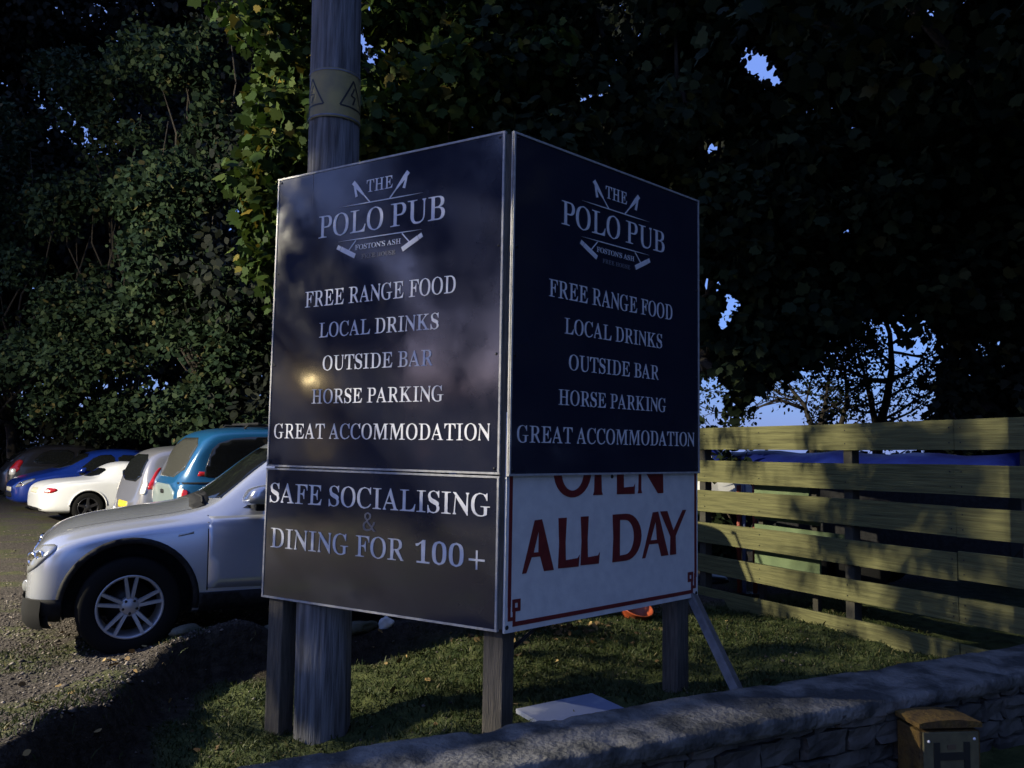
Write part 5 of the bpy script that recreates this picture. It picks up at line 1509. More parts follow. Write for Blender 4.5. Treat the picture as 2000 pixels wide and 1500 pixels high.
        bp('tail_lamp', bvh, [(4.20, .90), (4.24, 1.13), (4.40, 1.10), (4.46, .90)], S_, 'redlamp', t, off=.006, rnd=1)
    bp('windscreen', bvh, [(-.70, 1.105), (-.66, 1.13), (-.545, 1.50), (.545, 1.50), (.66, 1.13), (.70, 1.105), (.0, 1.085)], FRONT, 'glass', t, off=.004, rnd=1)
    bp('rear_window', bvh, [(-.55, 1.14), (-.50, 1.48), (.50, 1.48), (.55, 1.14)], REAR, 'glass', t, off=.004, rnd=1)
    for s in (-1, 1):
        bp('grille', bvh, [(s * .04, .60), (s * .05, .755), (s * .20, .755), (s * .17, .60)], FRONT, 'chrome', t, off=.008, rnd=1)
        bp('grille_mesh', bvh, [(s * .058, .62), (s * .065, .738), (s * .182, .738), (s * .158, .62)], FRONT, 'plastic', t, off=.011, rnd=1)
    # black lower bumper wrapping the nose
    vs, fs = [], []
    n = 28
    for i in range(n + 1):
        a = -1 + 2 * i / n
        y = a * .90
        hx = bvh.ray_cast(Vector((-6, y * .93, .37)), Vector((1, 0, 0)))
        x0 = min(hx[0].x if hx[0] else .46, .46)
        for z, tk in ((.225, .035), (.26, .008), (.33, -.002), (.43, .004)):
            vs.append((x0 - .022 + tk, y * .955, z))
    for i in range(n):
        for j in range(3):
            fs.append((i * 4 + j, (i + 1) * 4 + j, (i + 1) * 4 + j + 1, i * 4 + j + 1))
    mb = MB().add(vs, fs, 0, True)
    mb.add([(x + .05, y * .98, z) for x, y, z in vs], [f[::-1] for f in fs], 0, True)
    build('lower_bumper', mb, M['greyplastic'], t)
    for s in (-1, 1):
        bl = strip(bvh, [(.42, s * .60), (.8, s * .655), (1.1, s * .675), (1.3, s * .66)], .007, TOP, .0012)
        build('bonnet_seam', bl, M['black'], t)
    wp = MB().tube([(1.34, -.66, 1.075), (1.37, -.30, 1.10), (1.36, .10, 1.10)], .010, 6)
    build('wiper', wp, M['plastic'], t)
    bp('cowl_panel', bvh, [(1.24, -.68), (1.30, 0), (1.24, .68), (1.39, .68), (1.43, 0), (1.39, -.68)], TOP, 'plastic', t, off=.005, rnd=1)
    for s in (-1, 1):
        build('roof_rail', MB().tube([(2.25, s * .60, 1.62), (2.35, s * .61, 1.675), (3.6, s * .60, 1.69), (3.75, s * .59, 1.64)], .014, 8), M['plastic'], t)
silver_suv()

# ---- blue pick-up with a hard canopy
def pickup():
    h = R(36)
    rearc = Vector((-4.98, 11.15, 0))
    back = Vector((math.cos(h), math.sin(h), 0))
    # local x runs from the tail forwards here (tail towards the camera)
    t = thing('blue_pickup', 'bright blue pickup with matching canopy and black side window parked among the cars', 'pickup', rearc + Vector((0, 0, 0)), local=True, rz=h)
    t.location = Vector((-5.0, 11.6, -.07))
    stn = [st(-.01, .46, 1.00, .66, .95, .62, .55, .005), st(.02, .42, 1.06, .76, .98, .74, .60, .01), st(.10, .40, 1.20, .82, 1.02, .80, .60, .02), st(.22, .38, 1.42, .85, 1.05, .82, .73, .03), st(.36, .38, 1.67, .865, 1.06, .83, .73, .03), st(.55, .36, 1.77, .87, 1.06, .835, .73, .04), st(1.2, .36, 1.80, .875, 1.06, .84, .73, .05), st(2.0, .36, 1.80, .875, 1.06, .84, .73, .05), st(2.7, .36, 1.74, .875, 1.05, .84, .73, .05), st(3.1, .36, 1.52, .87, 1.03, .835, .58, .05), st(3.45, .36, 1.22, .87, 1.0, .83, .66, .04), st(3.7, .36, 1.04, .87, .95, .83, .70, .04), st(4.5, .38, .96, .85, .86, .80, .73, .04), st(4.95, .40, .84, .74, .74, .70, .58, .02), st(5.02, .44, .70, .62, .62, .58, .5, .01)]
    F, B, r = 4.15, 1.15, .36
    me, bvh = car_body(stn, M['bluepaint'], [(F, .40, .43, -1.2, -.52), (F, .40, .43, .52, 1.2), (B, .40, .43, -1.2, -.52), (B, .40, .43, .52, 1.2)], M['plastic'])
    link('body', me, t)
    for s in (-1, 1):
        S_ = SIDE(s)
        bp('canopy_window', bvh, [(.33, 1.14), (.50, 1.67), (2.05, 1.71), (2.05, 1.10), (.40, 1.10)], S_, 'glass', t, off=.006, rnd=2)
        bp('cab_window', bvh, [(2.20, 1.10), (2.20, 1.60), (2.75, 1.56), (3.3, 1.14), (3.2, 1.08)], S_, 'glass', t, off=.006, rnd=1)
        bp('belt_seal', bvh, [(.03, 1.015), (2.12, 1.040), (2.12, 1.062), (.03, 1.040)], S_, 'plastic', t, off=.006, rnd=0)
        bp('arch_flare', bvh, arch_ring(B, .40, .43, .52, -5, 185), S_, 'silver2', t, off=.014, rnd=0, step=.06)
        bp('arch_flare', bvh, arch_ring(F, .40, .43, .50, -5, 185), S_, 'bluepaint', t, off=.012, rnd=0, step=.06)
        bp('maker_badge', bvh, [(.26, 1.13), (.28, 1.19), (.46, 1.18), (.44, 1.12)], S_, 'redlamp', t, off=.005, rnd=0)
        fr = dict(O=(0, 0, 0), U=Vector((.70, s * .714, 0)), V=(0, 0, 1), D=Vector((.714, -s * .70, 0)))
        q = bp('tail_lamp', bvh, [(.545, .70), (.545, .96), (.64, .96), (.66, .70)], fr, 'clearlamp', t, off=.010, rnd=1, step=.04)
        bp('red_lens', bvh, [(.605, .74), (.605, .94), (.675, .94), (.695, .74)], fr, 'redlamp', q, off=.014, rnd=1, step=.04)
        wheel(t, F, s * .75, r, .21, .22, s, 'five')
        wheel(t, B, s * .75, r, .21, .22, s, 'five')
        mirror(t, 3.15, s * .86, 1.12, s, 'plastic')
        build('roof_bar', MB().tube([(.95, s * .56, 1.80), (1.0, s * .57, 1.86), (2.6, s * .56, 1.87), (2.68, s * .55, 1.80)], .018, 8), M['plastic'], t)
    for x in (1.15, 2.25):
        build('cross_bar', MB().box((x, 0, 1.885), (.05, 1.25, .03)), M['plastic'], t)
    bp('rear_window', bvh, [(-.66, 1.10), (-.60, 1.66), (.60, 1.66), (.66, 1.10)], FRONT, 'greyglass', t, off=.006, rnd=1)
    tg = bp('tailgate', bvh, [(-.60, .56), (-.60, 1.0), (.60, 1.0), (.60, .56)], FRONT, 'tail_reflection', t, off=.006, rnd=1)
    bp('tailgate_handle', bvh, [(-.10, .86), (-.10, .92), (.10, .92), (.10, .86)], FRONT, 'plastic', tg, off=.012, rnd=1)
    build('rear_bumper', MB().rbox((-.06, 0, .50), (.12, 1.50, .14), b=.03), M['silver2'], t)
    bp('windscreen', bvh, [(-.66, 1.10), (-.55, 1.56), (.55, 1.56), (.66, 1.10)], REAR, 'glass', t, off=.005, rnd=1)
pickup()

# ---- pale silver people carrier between pick-up and roadster
def mpv():
    h = R(38)
    t = thing('silver_hatchback', 'pale silver tall hatchback parked between the blue pickup and the white roadster', 'car', (-6.12, 12.75, -.10), local=True, rz=h)
    stn = [st(-.01, .36, .66, .60, .58, .58, .50, .005), st(.03, .30, .78, .72, .68, .70, .60, .01), st(.09, .26, 1.02, .80, .88, .78, .62, .02), st(.16, .25, 1.26, .825, .94, .80, .60, .02), st(.28, .24, 1.46, .84, .96, .81, .58, .03), st(.58, .24, 1.525, .845, .95, .815, .56, .04), st(1.3, .22, 1.55, .85, .95, .82, .56, .05), st(2.2, .22, 1.53, .85, .94, .82, .55, .05), st(2.7, .22, 1.42, .85, .92, .82, .56, .05), st(3.1, .22, 1.16, .845, .90, .815, .64, .04), st(3.35, .22, 1.00, .84, .86, .80, .66, .03), st(3.8, .24, .86, .80, .76, .76, .6, .03), st(3.95, .28, .70, .68, .62, .64, .5, .01)]
    F, B, r = 3.2, .62, .31
    me, bvh = car_body(stn, M['silver2'], [(F, .33, .37, -1.2, -.5), (F, .33, .37, .5, 1.2), (B, .33, .37, -1.2, -.5), (B, .33, .37, .5, 1.2)], M['plastic'])
    link('body', me, t)
    for s in (-1, 1):
        S_ = SIDE(s)
        bp('side_window', bvh, [(.52, 1.04), (.60, 1.42), (1.35, 1.45), (1.40, .99)], S_, 'glass', t, off=.005, rnd=1)
        bp('side_window', bvh, [(1.48, .99), (1.44, 1.45), (2.2, 1.42), (2.75, 1.05), (2.7, .98)], S_, 'glass', t, off=.005, rnd=1)
        fr = dict(O=(0, 0, 0), U=Vector((.60, s * .80, 0)), V=(0, 0, 1), D=Vector((.80, -s * .60, 0)))
        q = bp('tail_lamp', bvh, [(.715, .90), (.735, 1.22), (.79, 1.22), (.80, .90)], fr, 'redlamp', t, off=.010, rnd=1, step=.05)
        bp('clear_lens', bvh, [(.62, .82), (.64, 1.0), (.72, 1.0), (.72, .82)], fr, 'clearlamp', q, off=.014, rnd=1, step=.05)
        bp('bumper_corner', bvh, [(.52, .34), (.52, .60), (.80, .60), (.74, .34)], fr, 'silver2', t, off=.015, rnd=1)
        wheel(t, F, s * .74, r, .20, .19, s, 'five')
        wheel(t, B, s * .74, r, .20, .19, s, 'five')
        mirror(t, 2.65, s * .83, 1.02, s, 'silver2')
    bp('rear_window', bvh, [(-.60, 1.0), (-.52, 1.42), (.52, 1.42), (.60, 1.0)], FRONT, 'glass', t, off=.006, rnd=1)
    bp('rear_bumper_trim', bvh, [(-.66, .36), (-.66, .46), (.66, .46), (.66, .36)], FRONT, 'plastic', t, off=.012, rnd=1)
    bp('number_plate', bvh, [(-.26, .58), (-.26, .69), (.26, .69), (.26, .58)], FRONT, 'ylwplate', t, off=.012, rnd=0)
mpv()

# ---- white two-seat roadster
def roadster():
    h = R(42)
    t = thing('white_roadster', 'low white two-seat roadster with hard top and dark wheels, tail towards left', 'car', (-10.0, 16.9, -.17), local=True, rz=h)
    stn = [st(-.01, .30, .56, .55, .50, .53, .45, .005), st(.03, .24, .68, .68, .60, .66, .55, .01), st(.12, .20, .78, .78, .70, .76, .60, .02), st(.35, .18, .84, .835, .76, .81, .62, .03), st(.75, .17, .87, .86, .80, .835, .64, .035), st(1.05, .17, .89, .855, .82, .83, .62, .04), st(1.22, .17, 1.02, .85, .83, .82, .52, .04), st(1.42, .17, 1.17, .85, .83, .82, .48, .04), st(1.7, .17, 1.225, .85, .83, .82, .47, .04), st(2.0, .17, 1.20, .85, .83, .82, .48, .04), st(2.3, .17, 1.03, .85, .825, .82, .56, .04), st(2.55, .17, .90, .85, .82, .82, .64, .04), st(3.1, .17, .82, .855, .76, .82, .64, .05), st(3.6, .18, .70, .80, .64, .76, .58, .04), st(3.88, .22, .56, .66, .50, .62, .48, .02), st(3.96, .28, .46, .5, .42, .48, .4, .01)]
    F, B, r = 3.18, .85, .305
    me, bvh = car_body(stn, M['white'], [(F, .31, .345, -1.2, -.5), (F, .31, .345, .5, 1.2), (B, .31, .345, -1.2, -.5), (B, .31, .345, .5, 1.2)], M['plastic'])
    link('body', me, t)
    for s in (-1, 1):
        S_ = SIDE(s)
        bp('side_window', bvh, [(1.52, .90), (1.56, 1.10), (1.95, 1.12), (2.36, .90)], S_, 'glass', t, off=.005, rnd=1)
        bp('arch_lip', bvh, arch_ring(B, .31, .345, .375, 5, 175), S_, 'white', t, off=.012, rnd=0, step=.05)
        fr = dict(O=(0, 0, 0), U=Vector((.60, s * .80, 0)), V=(0, 0, 1), D=Vector((.80, -s * .60, 0)))
        q = bp('tail_lamp', bvh, [(.56, .62), (.58, .72), (.78, .71), (.80, .66), (.70, .61)], fr, 'redlamp', t, off=.008, rnd=2, step=.04)
        bp('clear_lens', bvh, [(.58, .63), (.59, .69), (.67, .69), (.67, .63)], fr, 'clearlamp', q, off=.011, rnd=1, step=.04)
        for x in (F, B):
            wheel(t, x, s * .745, r, .205, .20, s, 'five', alloy='darkalloy')
        mirror(t, 2.45, s * .84, .90, s, 'white')
    bp('rear_window', bvh, [(-.46, .93), (-.40, 1.10), (.40, 1.10), (.46, .93)], FRONT, 'glass', t, off=.005, rnd=1)
    bp('number_plate', bvh, [(-.26, .60), (-.26, .70), (.26, .70), (.26, .60)], FRONT, 'wplate', t, off=.010, rnd=0)
    bp('lower_valance', bvh, [(-.60, .20), (-.60, .31), (.60, .31), (.60, .20)], FRONT, 'plastic', t, off=.008, rnd=1)
    bp('windscreen', bvh, [(-.56, .92), (-.46, 1.16), (.46, 1.16), (.56, .92)], REAR, 'glass', t, off=.005, rnd=1)
roadster()

# ---- small deep blue car nose-out, and a dark car beyond
def small_car(name, label, loc, rz, paint, lamps_front):
    t = thing(name, label, 'car', loc, local=True, rz=rz)
    stn = [st(-.01, .30, .58, .56, .52, .54, .46, .005), st(.04, .24, .68, .68, .60, .66, .54, .01), st(.16, .20, .78, .77, .70, .75, .58, .02), st(.45, .19, .87, .82, .78, .79, .60, .03), st(.85, .18, .96, .835, .86, .80, .62, .04), st(1.1, .18, 1.04, .835, .89, .80, .62, .04), st(1.5, .18, 1.30, .835, .90, .80, .54, .05), st(1.8, .18, 1.43, .835, .91, .80, .50, .05), st(2.4, .18, 1.47, .84, .92, .81, .50, .05), st(3.1, .18, 1.42, .84, .94, .80, .50, .04), st(3.5, .20, 1.22, .82, .95, .77, .52, .03), st(3.72, .24, .92, .76, .86, .72, .56, .02), st(3.82, .30, .72, .62, .66, .58, .5, .01)]
    F, B, r = .76, 3.2, .30
    me, bvh = car_body(stn, M[paint], [(F, .31, .345, -1.2, -.5), (F, .31, .345, .5, 1.2), (B, .31, .345, -1.2, -.5), (B, .31, .345, .5, 1.2)], M['plastic'])
    link('body', me, t)
    for s in (-1, 1):
        S_ = SIDE(s)
        bp('side_window', bvh, [(1.28, .96), (1.75, 1.34), (2.15, 1.36), (2.15, .97)], S_, 'glass', t, off=.005, rnd=1)
        bp('side_window', bvh, [(2.22, .97), (2.22, 1.36), (2.9, 1.33), (3.2, 1.05), (3.1, .99)], S_, 'glass', t, off=.005, rnd=1)
        fr = dict(O=(0, 0, 0), U=Vector((.60, s * .80, 0)), V=(0, 0, 1), D=Vector((.80, -s * .60, 0)))
        q = bp('headlight', bvh, [(.50, .58), (.55, .68), (.82, .80), (.86, .77), (.70, .62)], fr, 'lamp_glass', t, off=.008, rnd=1, step=.04)
        hit = bvh.ray_cast(Vector(fr['U']) * .64 + Vector((0, 0, .665)) - fr['D'] * 6, fr['D'])[0]
        build('reflector', MB().lathe([(.0001, .012), (.04, .012), (.055, .016), (.055, 0)], hit, -fr['D'], 18), M['chrome'], q)
        rr = dict(O=(0, 0, 0), U=Vector((-.60, s * .80, 0)), V=(0, 0, 1), D=Vector((-.80, -s * .60, 0)))
        b = rr['U'].x * 3.8
        q = bp('tail_lamp', bvh, [(b + .62, .78), (b + .66, 1.10), (b + .80, 1.06), (b + .82, .78)], rr, 'redlamp', t, off=.010, rnd=1, step=.05)
        bp('clear_lens', bvh, [(b + .64, .70), (b + .64, .86), (b + .76, .86), (b + .76, .70)], rr, 'clearlamp', q, off=.013, rnd=1, step=.05)
        for x in (F, B):
            wheel(t, x, s * .735, r, .195, .19, s, 'five')
        mirror(t, 1.36, s * .82, .98, s, paint)
    bp('windscreen', bvh, [(-.60, 1.02), (-.47, 1.38), (.47, 1.38), (.60, 1.02)], FRONT, 'glass', t, off=.005, rnd=1)
    bp('rear_window', bvh, [(-.50, 1.02), (-.44, 1.34), (.44, 1.34), (.50, 1.02)], REAR, 'glass', t, off=.005, rnd=1)
    bp('grille', bvh, [(-.42, .34), (-.38, .46), (.38, .46), (.42, .34)], FRONT, 'plastic', t, off=.008, rnd=1)
    bp('number_plate', bvh, [(-.26, .48), (-.26, .58), (.26, .58), (.26, .48)], FRONT, 'wplate', t, off=.012, rnd=0)
    return t
small_car('blue_hatchback', 'small deep blue hatchback facing left beyond the white roadster', (-11.95, 19.2, -.17), R(40), 'darkblue', True)
d = small_car('dark_hatchback', 'dark hatchback at the left edge showing a red tail lamp', (-10.35, 23.4, -.08), R(218), 'darkpaint', True)
# ------------------------------------------------------------------ trees and hedges
def lerp_edge(pts, x):
    for (x0, y0), (x1, y1) in zip(pts[:-1], pts[1:]):
        if x0 <= x <= x1:
            return y0 + (y1 - y0) * (x - x0) / (x1 - x0)
    return pts[0][1] if x < pts[0][0] else pts[-1][1]

g0 = np.random.default_rng(77)
HTOP = [(-300, 60), (0, 150), (60, 110), (110, 70), (150, 120), (200, 90), (270, 60), (330, 75), (380, 70), (440, 45), (480, 90), (560, 300)]
def haz(a, b):
    return b > lerp_edge(HTOP, a) + 25
groups = 'hazel thicket behind the parked cars'
V_ = []
hz = [((-260, 110), (100, 850), (20.0, 22.0), 44, 'hazel tree filling the left edge behind the dark and blue cars'),
      ((90, 300), (70, 850), (19.5, 21.5), 44, 'hazel tree with olive lit shoots behind the white roadster'),
      ((270, 470), (60, 580), (17.0, 18.5), 36, 'tall hazel tree behind the blue pickup, left of the sycamore'),
      ((300, 600), (540, 860), (17.0, 19), 40, 'lower hazel bush right behind the blue pickup roof')]
for i, (px, py, Y, n, lab) in enumerate(hz):
    cl = fill(g0, n, px, py, Y, (.5, 1.15), haz)
    c = np.array(cl)
    tree('hazel_tree', lab, 'tree', (c[:, 0].mean(), c[:, 1].mean() + 3.2, -.15), cl, M['leaf_hazel'], .145, LEAF_OVAL, 820, 30 + i, .13, .3, groups, droop=.25, jitter=.8, flat=.6, limbs=18, gap=(1.4, -.60))

# sycamores: the lit one behind the pole, the dark one that overhangs from the right
SYL = [(-200, 420), (0, 440), (120, 445), (250, 470), (330, 440), (420, 425), (480, 440), (560, 500), (640, 530)]
def syl(a, b):
    return a > lerp_edge(SYL, b) + 32 and (b < 470 or a > 470)
cl = fill(g0, 46, (430, 640), (-260, 590), (8.6, 10.0), (.32, .52), syl)
cl += fill(g0, 40, (600, 1050), (-300, 300), (8.8, 10.8), (.45, .75))
tree('sycamore_tree', 'yellow-green sycamore with big lobed leaves lit behind the utility pole', 'tree', (-.9, 10.4, 0), cl, M['leaf_syc'], .135, LEAF_MAPLE, 700, 41, .24, .4, 'sycamores around the sign', droop=.7, flat=.7)

def los(px, py, r):
    a, b = at(px, py, 6.0), at(px, py, 22.0)
    return (tuple(a), tuple(b), r)
LOW = [(1340, 830), (1400, 815), (1430, 775), (1480, 745), (1560, 700), (1640, 640), (1720, 590), (1800, 600), (1900, 700)]
def over(a, b):
    return b < lerp_edge(LOW, a) - 40
HOLES = [(at(1485, 125, 10.5), .27), (at(1460, 105, 10.2), .20), (at(1512, 145, 11), .20), (at(1392, 285, 10.5), .22), (at(1310, 358, 10), .09), (at(1425, 590, 9), .17), (at(1410, 625, 9), .14), (at(1378, 560, 9), .14), (at(1372, 700, 9), .18), (at(1385, 760, 9), .22), (at(1650, 450, 9.5), .12), (at(1540, 445, 9.5), .09), (at(1965, 515, 9), .14)]
voids = []
for c, r in HOLES:
    d = (c - CAMLOC).normalized()
    voids.append((tuple(c - d * 6.5), tuple(c + d * 9.0), r))
cl = fill(g0, 74, (1000, 1560), (-320, 330), (9.0, 11.5), (.5, .85), over)
cl += fill(g0, 60, (1395, 1800), (330, 790), (8.6, 10.4), (.38, .62), over)
cl += fill(g0, 16, (1375, 1440), (340, 700), (8.8, 9.8), (.25, .4), over)
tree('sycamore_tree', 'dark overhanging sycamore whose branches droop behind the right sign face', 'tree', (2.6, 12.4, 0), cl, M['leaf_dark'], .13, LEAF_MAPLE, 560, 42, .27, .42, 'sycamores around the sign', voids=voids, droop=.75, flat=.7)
cl = fill(g0, 60, (1420, 2300), (-700, 180), (6.0, 8.6), (.40, .62))
cl += fill(g0, 100, (1500, 2250), (-350, 620), (9.0, 11.5), (.55, .95), lambda a, b: over(a, b) and b < 640)
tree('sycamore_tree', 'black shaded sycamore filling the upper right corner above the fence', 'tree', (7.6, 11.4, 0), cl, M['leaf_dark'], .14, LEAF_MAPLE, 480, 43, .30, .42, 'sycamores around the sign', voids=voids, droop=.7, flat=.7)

# evergreen mass at the right edge, straight dark edge towards the gap of sky
cl = fill(g0, 80, (1865, 2350), (330, 900), (9.2, 11.2), (.4, .6))
cl += fill(g0, 26, (1850, 1880), (560, 900), (9.2, 10.4), (.22, .34))
tree('evergreen_tree', 'near-black dense evergreen tree behind the right end of the fence', 'tree', (6.3, 10.2, 0), cl, M['leaf_yew'], .13, LEAF_TUFT, 520, 44, .25, .3, droop=.3)

# second row of woodland closing the view above and between
cl = fill(g0, 120, (430, 1400), (-600, 880), (17, 24), (1.1, 1.9), lambda a, b: not (a > 1290 and b > 520) and not (300 < a < 400 and b < 60))
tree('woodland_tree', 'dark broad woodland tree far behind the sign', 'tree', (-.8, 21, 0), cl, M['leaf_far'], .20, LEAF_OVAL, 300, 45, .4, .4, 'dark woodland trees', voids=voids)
cl = fill(g0, 60, (1300, 1560), (-600, 470), (14, 18), (.9, 1.4), lambda a, b: over(a, b + 60))
cl += fill(g0, 70, (1560, 2500), (-600, 520), (14, 18), (1.0, 1.6), lambda a, b: over(a, b + 60))
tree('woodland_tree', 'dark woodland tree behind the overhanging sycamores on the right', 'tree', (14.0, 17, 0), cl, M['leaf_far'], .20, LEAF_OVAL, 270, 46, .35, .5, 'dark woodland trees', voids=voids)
cl = fill(g0, 340, (-500, 520), (-800, 900), (25, 31), (1.7, 2.6), lambda a, b: not (310 < a < 400 and -60 < b < 60))
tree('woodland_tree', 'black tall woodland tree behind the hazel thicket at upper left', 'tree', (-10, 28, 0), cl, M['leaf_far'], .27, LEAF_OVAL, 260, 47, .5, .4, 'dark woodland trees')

# low dark hedge behind the parked cars
cl = []
for i in range(110):
    u = i / 109
    p = Vector((-19, 26, 0)).lerp(Vector((1.0, 18.5, 0)), u)
    cl.append((p.x + g0.normal(0, .3), p.y + g0.normal(0, .4), g0.uniform(.2, 2.4), g0.uniform(.7, 1.0)))
rng = np.random.default_rng(51)
hd = thing('hedge', 'low black hedge closing the car park behind the row of cars', 'hedge', (-8, 20, 0))
soup('foliage', clump_leaves(rng, cl, .15, LEAF_OVAL, 240), len(LEAF_OVAL), M['leaf_far'], hd)
for i in range(0, 110, 6):
    mb = MB()
    limb(mb, (cl[i][0], cl[i][1], -.1), (cl[i][0] + .1, cl[i][1], 1.3), .05, .01, rng)
    build('stem', mb, M['bark'], hd)
# far field hedge beyond the fenced plot
cl = [(g0.uniform(1.5, 26), 16.5 + g0.normal(0, .5), g0.uniform(.1, 1.5), g0.uniform(.5, .7)) for i in range(170)]
fh = thing('hedge', 'far clipped dark hedge glimpsed through the top gap of the fence', 'hedge', (9, 16.5, 0))
soup('foliage', clump_leaves(np.random.default_rng(54), cl, .2, LEAF_OVAL, 260), len(LEAF_OVAL), M['leaf_far'], fh)
for i in range(0, 170, 10):
    mb = MB()
    limb(mb, (cl[i][0], cl[i][1], -.1), (cl[i][0] + .1, cl[i][1], 1.2), .05, .01, rng)
    build('stem', mb, M['bark'], fh)
# small bush behind the left end of the fence
cl = [(at(1385, 822, 9.6).x + g0.normal(0, .25), 9.6 + g0.normal(0, .25), g0.uniform(.3, 1.78), .24) for i in range(26)]
b = thing('bush', 'small dark bush showing above the left end of the fence top', 'bush', (cl[0][0], 9.6, 0))
soup('foliage', clump_leaves(np.random.default_rng(52), cl, .10, LEAF_OVAL, 900), len(LEAF_OVAL), M['leaf_dark'], b)
mb = MB()
for q in cl[:8]:
    limb(mb, (cl[0][0], 9.6, -.05), q[:3], .03, .008, rng)
build('branches', mb, M['bark'], b)

# two thin open trees standing against the sky behind the fence
def open_tree(label, base, paths, seed, leaves, r0=.085):
    rng = np.random.default_rng(seed)
    t = thing('open_tree', label, 'tree', base, 'thin trees against the sky')
    mb = MB()
    tips = []
    def grow(p, d, L, r, depth):
        pts, rad = [p], [r]
        k = 5
        for i in range(k):
            d = (d + Vector(rng.normal(0, .16, 3))).normalized()
            p = p + d * (L / k)
            pts.append(p)
            rad.append(r * (1 - .45 * (i + 1) / k))
            if depth > 0 and i >= 1 and rng.uniform() < (.85 if depth > 1 else .75):
                ax = Vector(rng.normal(0, 1, 3)).normalized()
                nd = (d + ax * .85 + Vector((0, 0, .12))).normalized()
                grow(p, nd, L * rng.uniform(.5, .72), rad[-1] * .6, depth - 1)
            if depth <= 1:
                tips.append(tuple(p))
        mb.tube(pts, rad, 6 if r > .02 else 4)
        if depth > 0:
            grow(p, d, L * .68, rad[-1] * .9, depth - 1)
        else:
            tips.append(tuple(p))
    for (pts, r, dep) in paths:
        q = [Vector(p) for p in pts]
        rr = [r * (1 - .6 * i / (len(q) - 1)) for i in range(len(q))]
        mb.tube(q, rr, 8)
        for i in range(1, len(q)):
            for j in range(3):
                u = rng.uniform(0, 1)
                p = q[i - 1].lerp(q[i], u)
                d = (q[i] - q[i - 1]).normalized()
                nd = (d * .35 + Vector(rng.normal(0, 1, 3)) + Vector((0, 0, .25))).normalized()
                grow(p, nd, rng.uniform(.6, 1.1), r * .28, dep)
        grow(q[-1], (q[-1] - q[-2]).normalized(), 1.0, r * .4, dep)
    build('trunk', mb, M['bark'], t)
    T = np.array(tips)
    n = int(leaves)
    P = T[rng.integers(0, len(T), n)] + rng.normal(0, .07, (n, 3))
    V = leaf_verts(rng, P, rng.normal(0, 1, (n, 3)), .075, LEAF_OVAL, .3, .8)
    soup('crown', V, len(LEAF_OVAL), M['leaf_dark'], t)
D_ = 15.0
def P3(px, py, Y=D_):
    p = at(px, py, Y)
    return (p.x, p.y, p.z)
def down(p):
    return (p[0] - .1, p[1], -.1)
a = P3(1715, 840)
open_tree('thin leaning tree with curved boughs against the low sky, right of centre above the fence', down(a), [([down(a), a, P3(1730, 790), P3(1742, 720), P3(1738, 650)], .11, 2), ([P3(1736, 745), P3(1700, 742), P3(1660, 725), P3(1620, 715)], .055, 1), ([P3(1740, 740), P3(1775, 728), P3(1800, 705)], .05, 1), ([P3(1712, 835), P3(1700, 780), P3(1690, 740)], .07, 1)], 61, 3800)
a = P3(1588, 840)
open_tree('thin bushy tree with fine twigs against the low sky, beside the drooping sycamore', down(a), [([down(a), a, P3(1570, 790), P3(1545, 760)], .07, 2), ([P3(1600, 840), P3(1612, 790), P3(1620, 730)], .06, 2), ([P3(1640, 840), P3(1655, 780), P3(1650, 720)], .055, 2), ([P3(1575, 800), P3(1520, 780), P3(1470, 800)], .04, 2)], 62, 5200)

# ------------------------------------------------------------------ behind and beside the camera (seen only as reflections in the panels)
def ring_tree(label, x, y, h, r, n, seed, lo=.18, leaf=.36):
    rng = np.random.default_rng(seed)
    cl = []
    for i in range(n):
        d = rng.normal(0, 1, 3)
        d /= np.linalg.norm(d)
        k = rng.uniform(.2, 1) ** .5
        cl.append((x + d[0] * r * k, y + d[1] * r * k, h * (lo + 1) / 2 + d[2] * h * (1 - lo) / 2 * k, rng.uniform(1.0, 1.7)))
    tree('roadside_tree', label, 'tree', (x, y, -.15), cl, M['leaf_far'], leaf, LEAF_OVAL, 130 if x > 8 else 70, seed, .3, .3, 'roadside trees out of the picture')
RT_ = [(-26, -9.0, 4.4, 2.6, 30, .05, 'low roadside bush tree beyond the pub gable'), (-29, -9.5, 17, 4.6, 60, .50, 'tall high-crowned roadside tree beyond the pub gable'), (-12, -17, 12, 4.6, 40, .2, 'roadside tree behind the photographer'),
       (9.5, 2.0, 13, 3.8, 120, .05, 'roadside tree nearest the right end of the wall'), (13, 8.5, 14, 4.8, 120, .05, 'roadside tree beyond the right end of the fence'), (12, -5, 14, 4.6, 110, .1, 'roadside tree across the road to the right'), (5, -17, 12, 4.5, 44, .2, 'roadside tree across the road behind'),
       (15, 4.6, 14, 3.6, 110, .05, 'roadside tree between two others out past the wall end'),
       (-30, -1.5, 11, 4.2, 34, .25, 'tall roadside tree behind the pub roof'), (-31, 6, 14, 5, 44, .25, 'broad roadside tree behind the pub chimney'), (-25, 13, 12, 4.4, 40, .1, 'roadside tree beside the pub far gable')]
for i, (x, y, h, r, n, lo, lab) in enumerate(RT_):
    ring_tree(lab, x, y, h, r, n, 80 + i, lo)

# tree beside the pub: unseen, leaf sprays added along lamp rays to shade surfaces
def toward(p, u):
    return FLOOD.lerp(Vector(p), u)
shade = []
gs = np.random.default_rng(90)
def block(p0, p1, p2, p3, n, r, u=(.36, .52), prob=1.0):
    """leaf sprays on the way from the floodlight to the quad p0..p3"""
    for i in range(n):
        a, b = gs.uniform(), gs.uniform()
        q = Vector(p0).lerp(Vector(p1), a).lerp(Vector(p3).lerp(Vector(p2), a), b)
        c = toward(q, gs.uniform(*u))
        shade.append((c.x, c.y, c.z, gs.uniform(*r)))
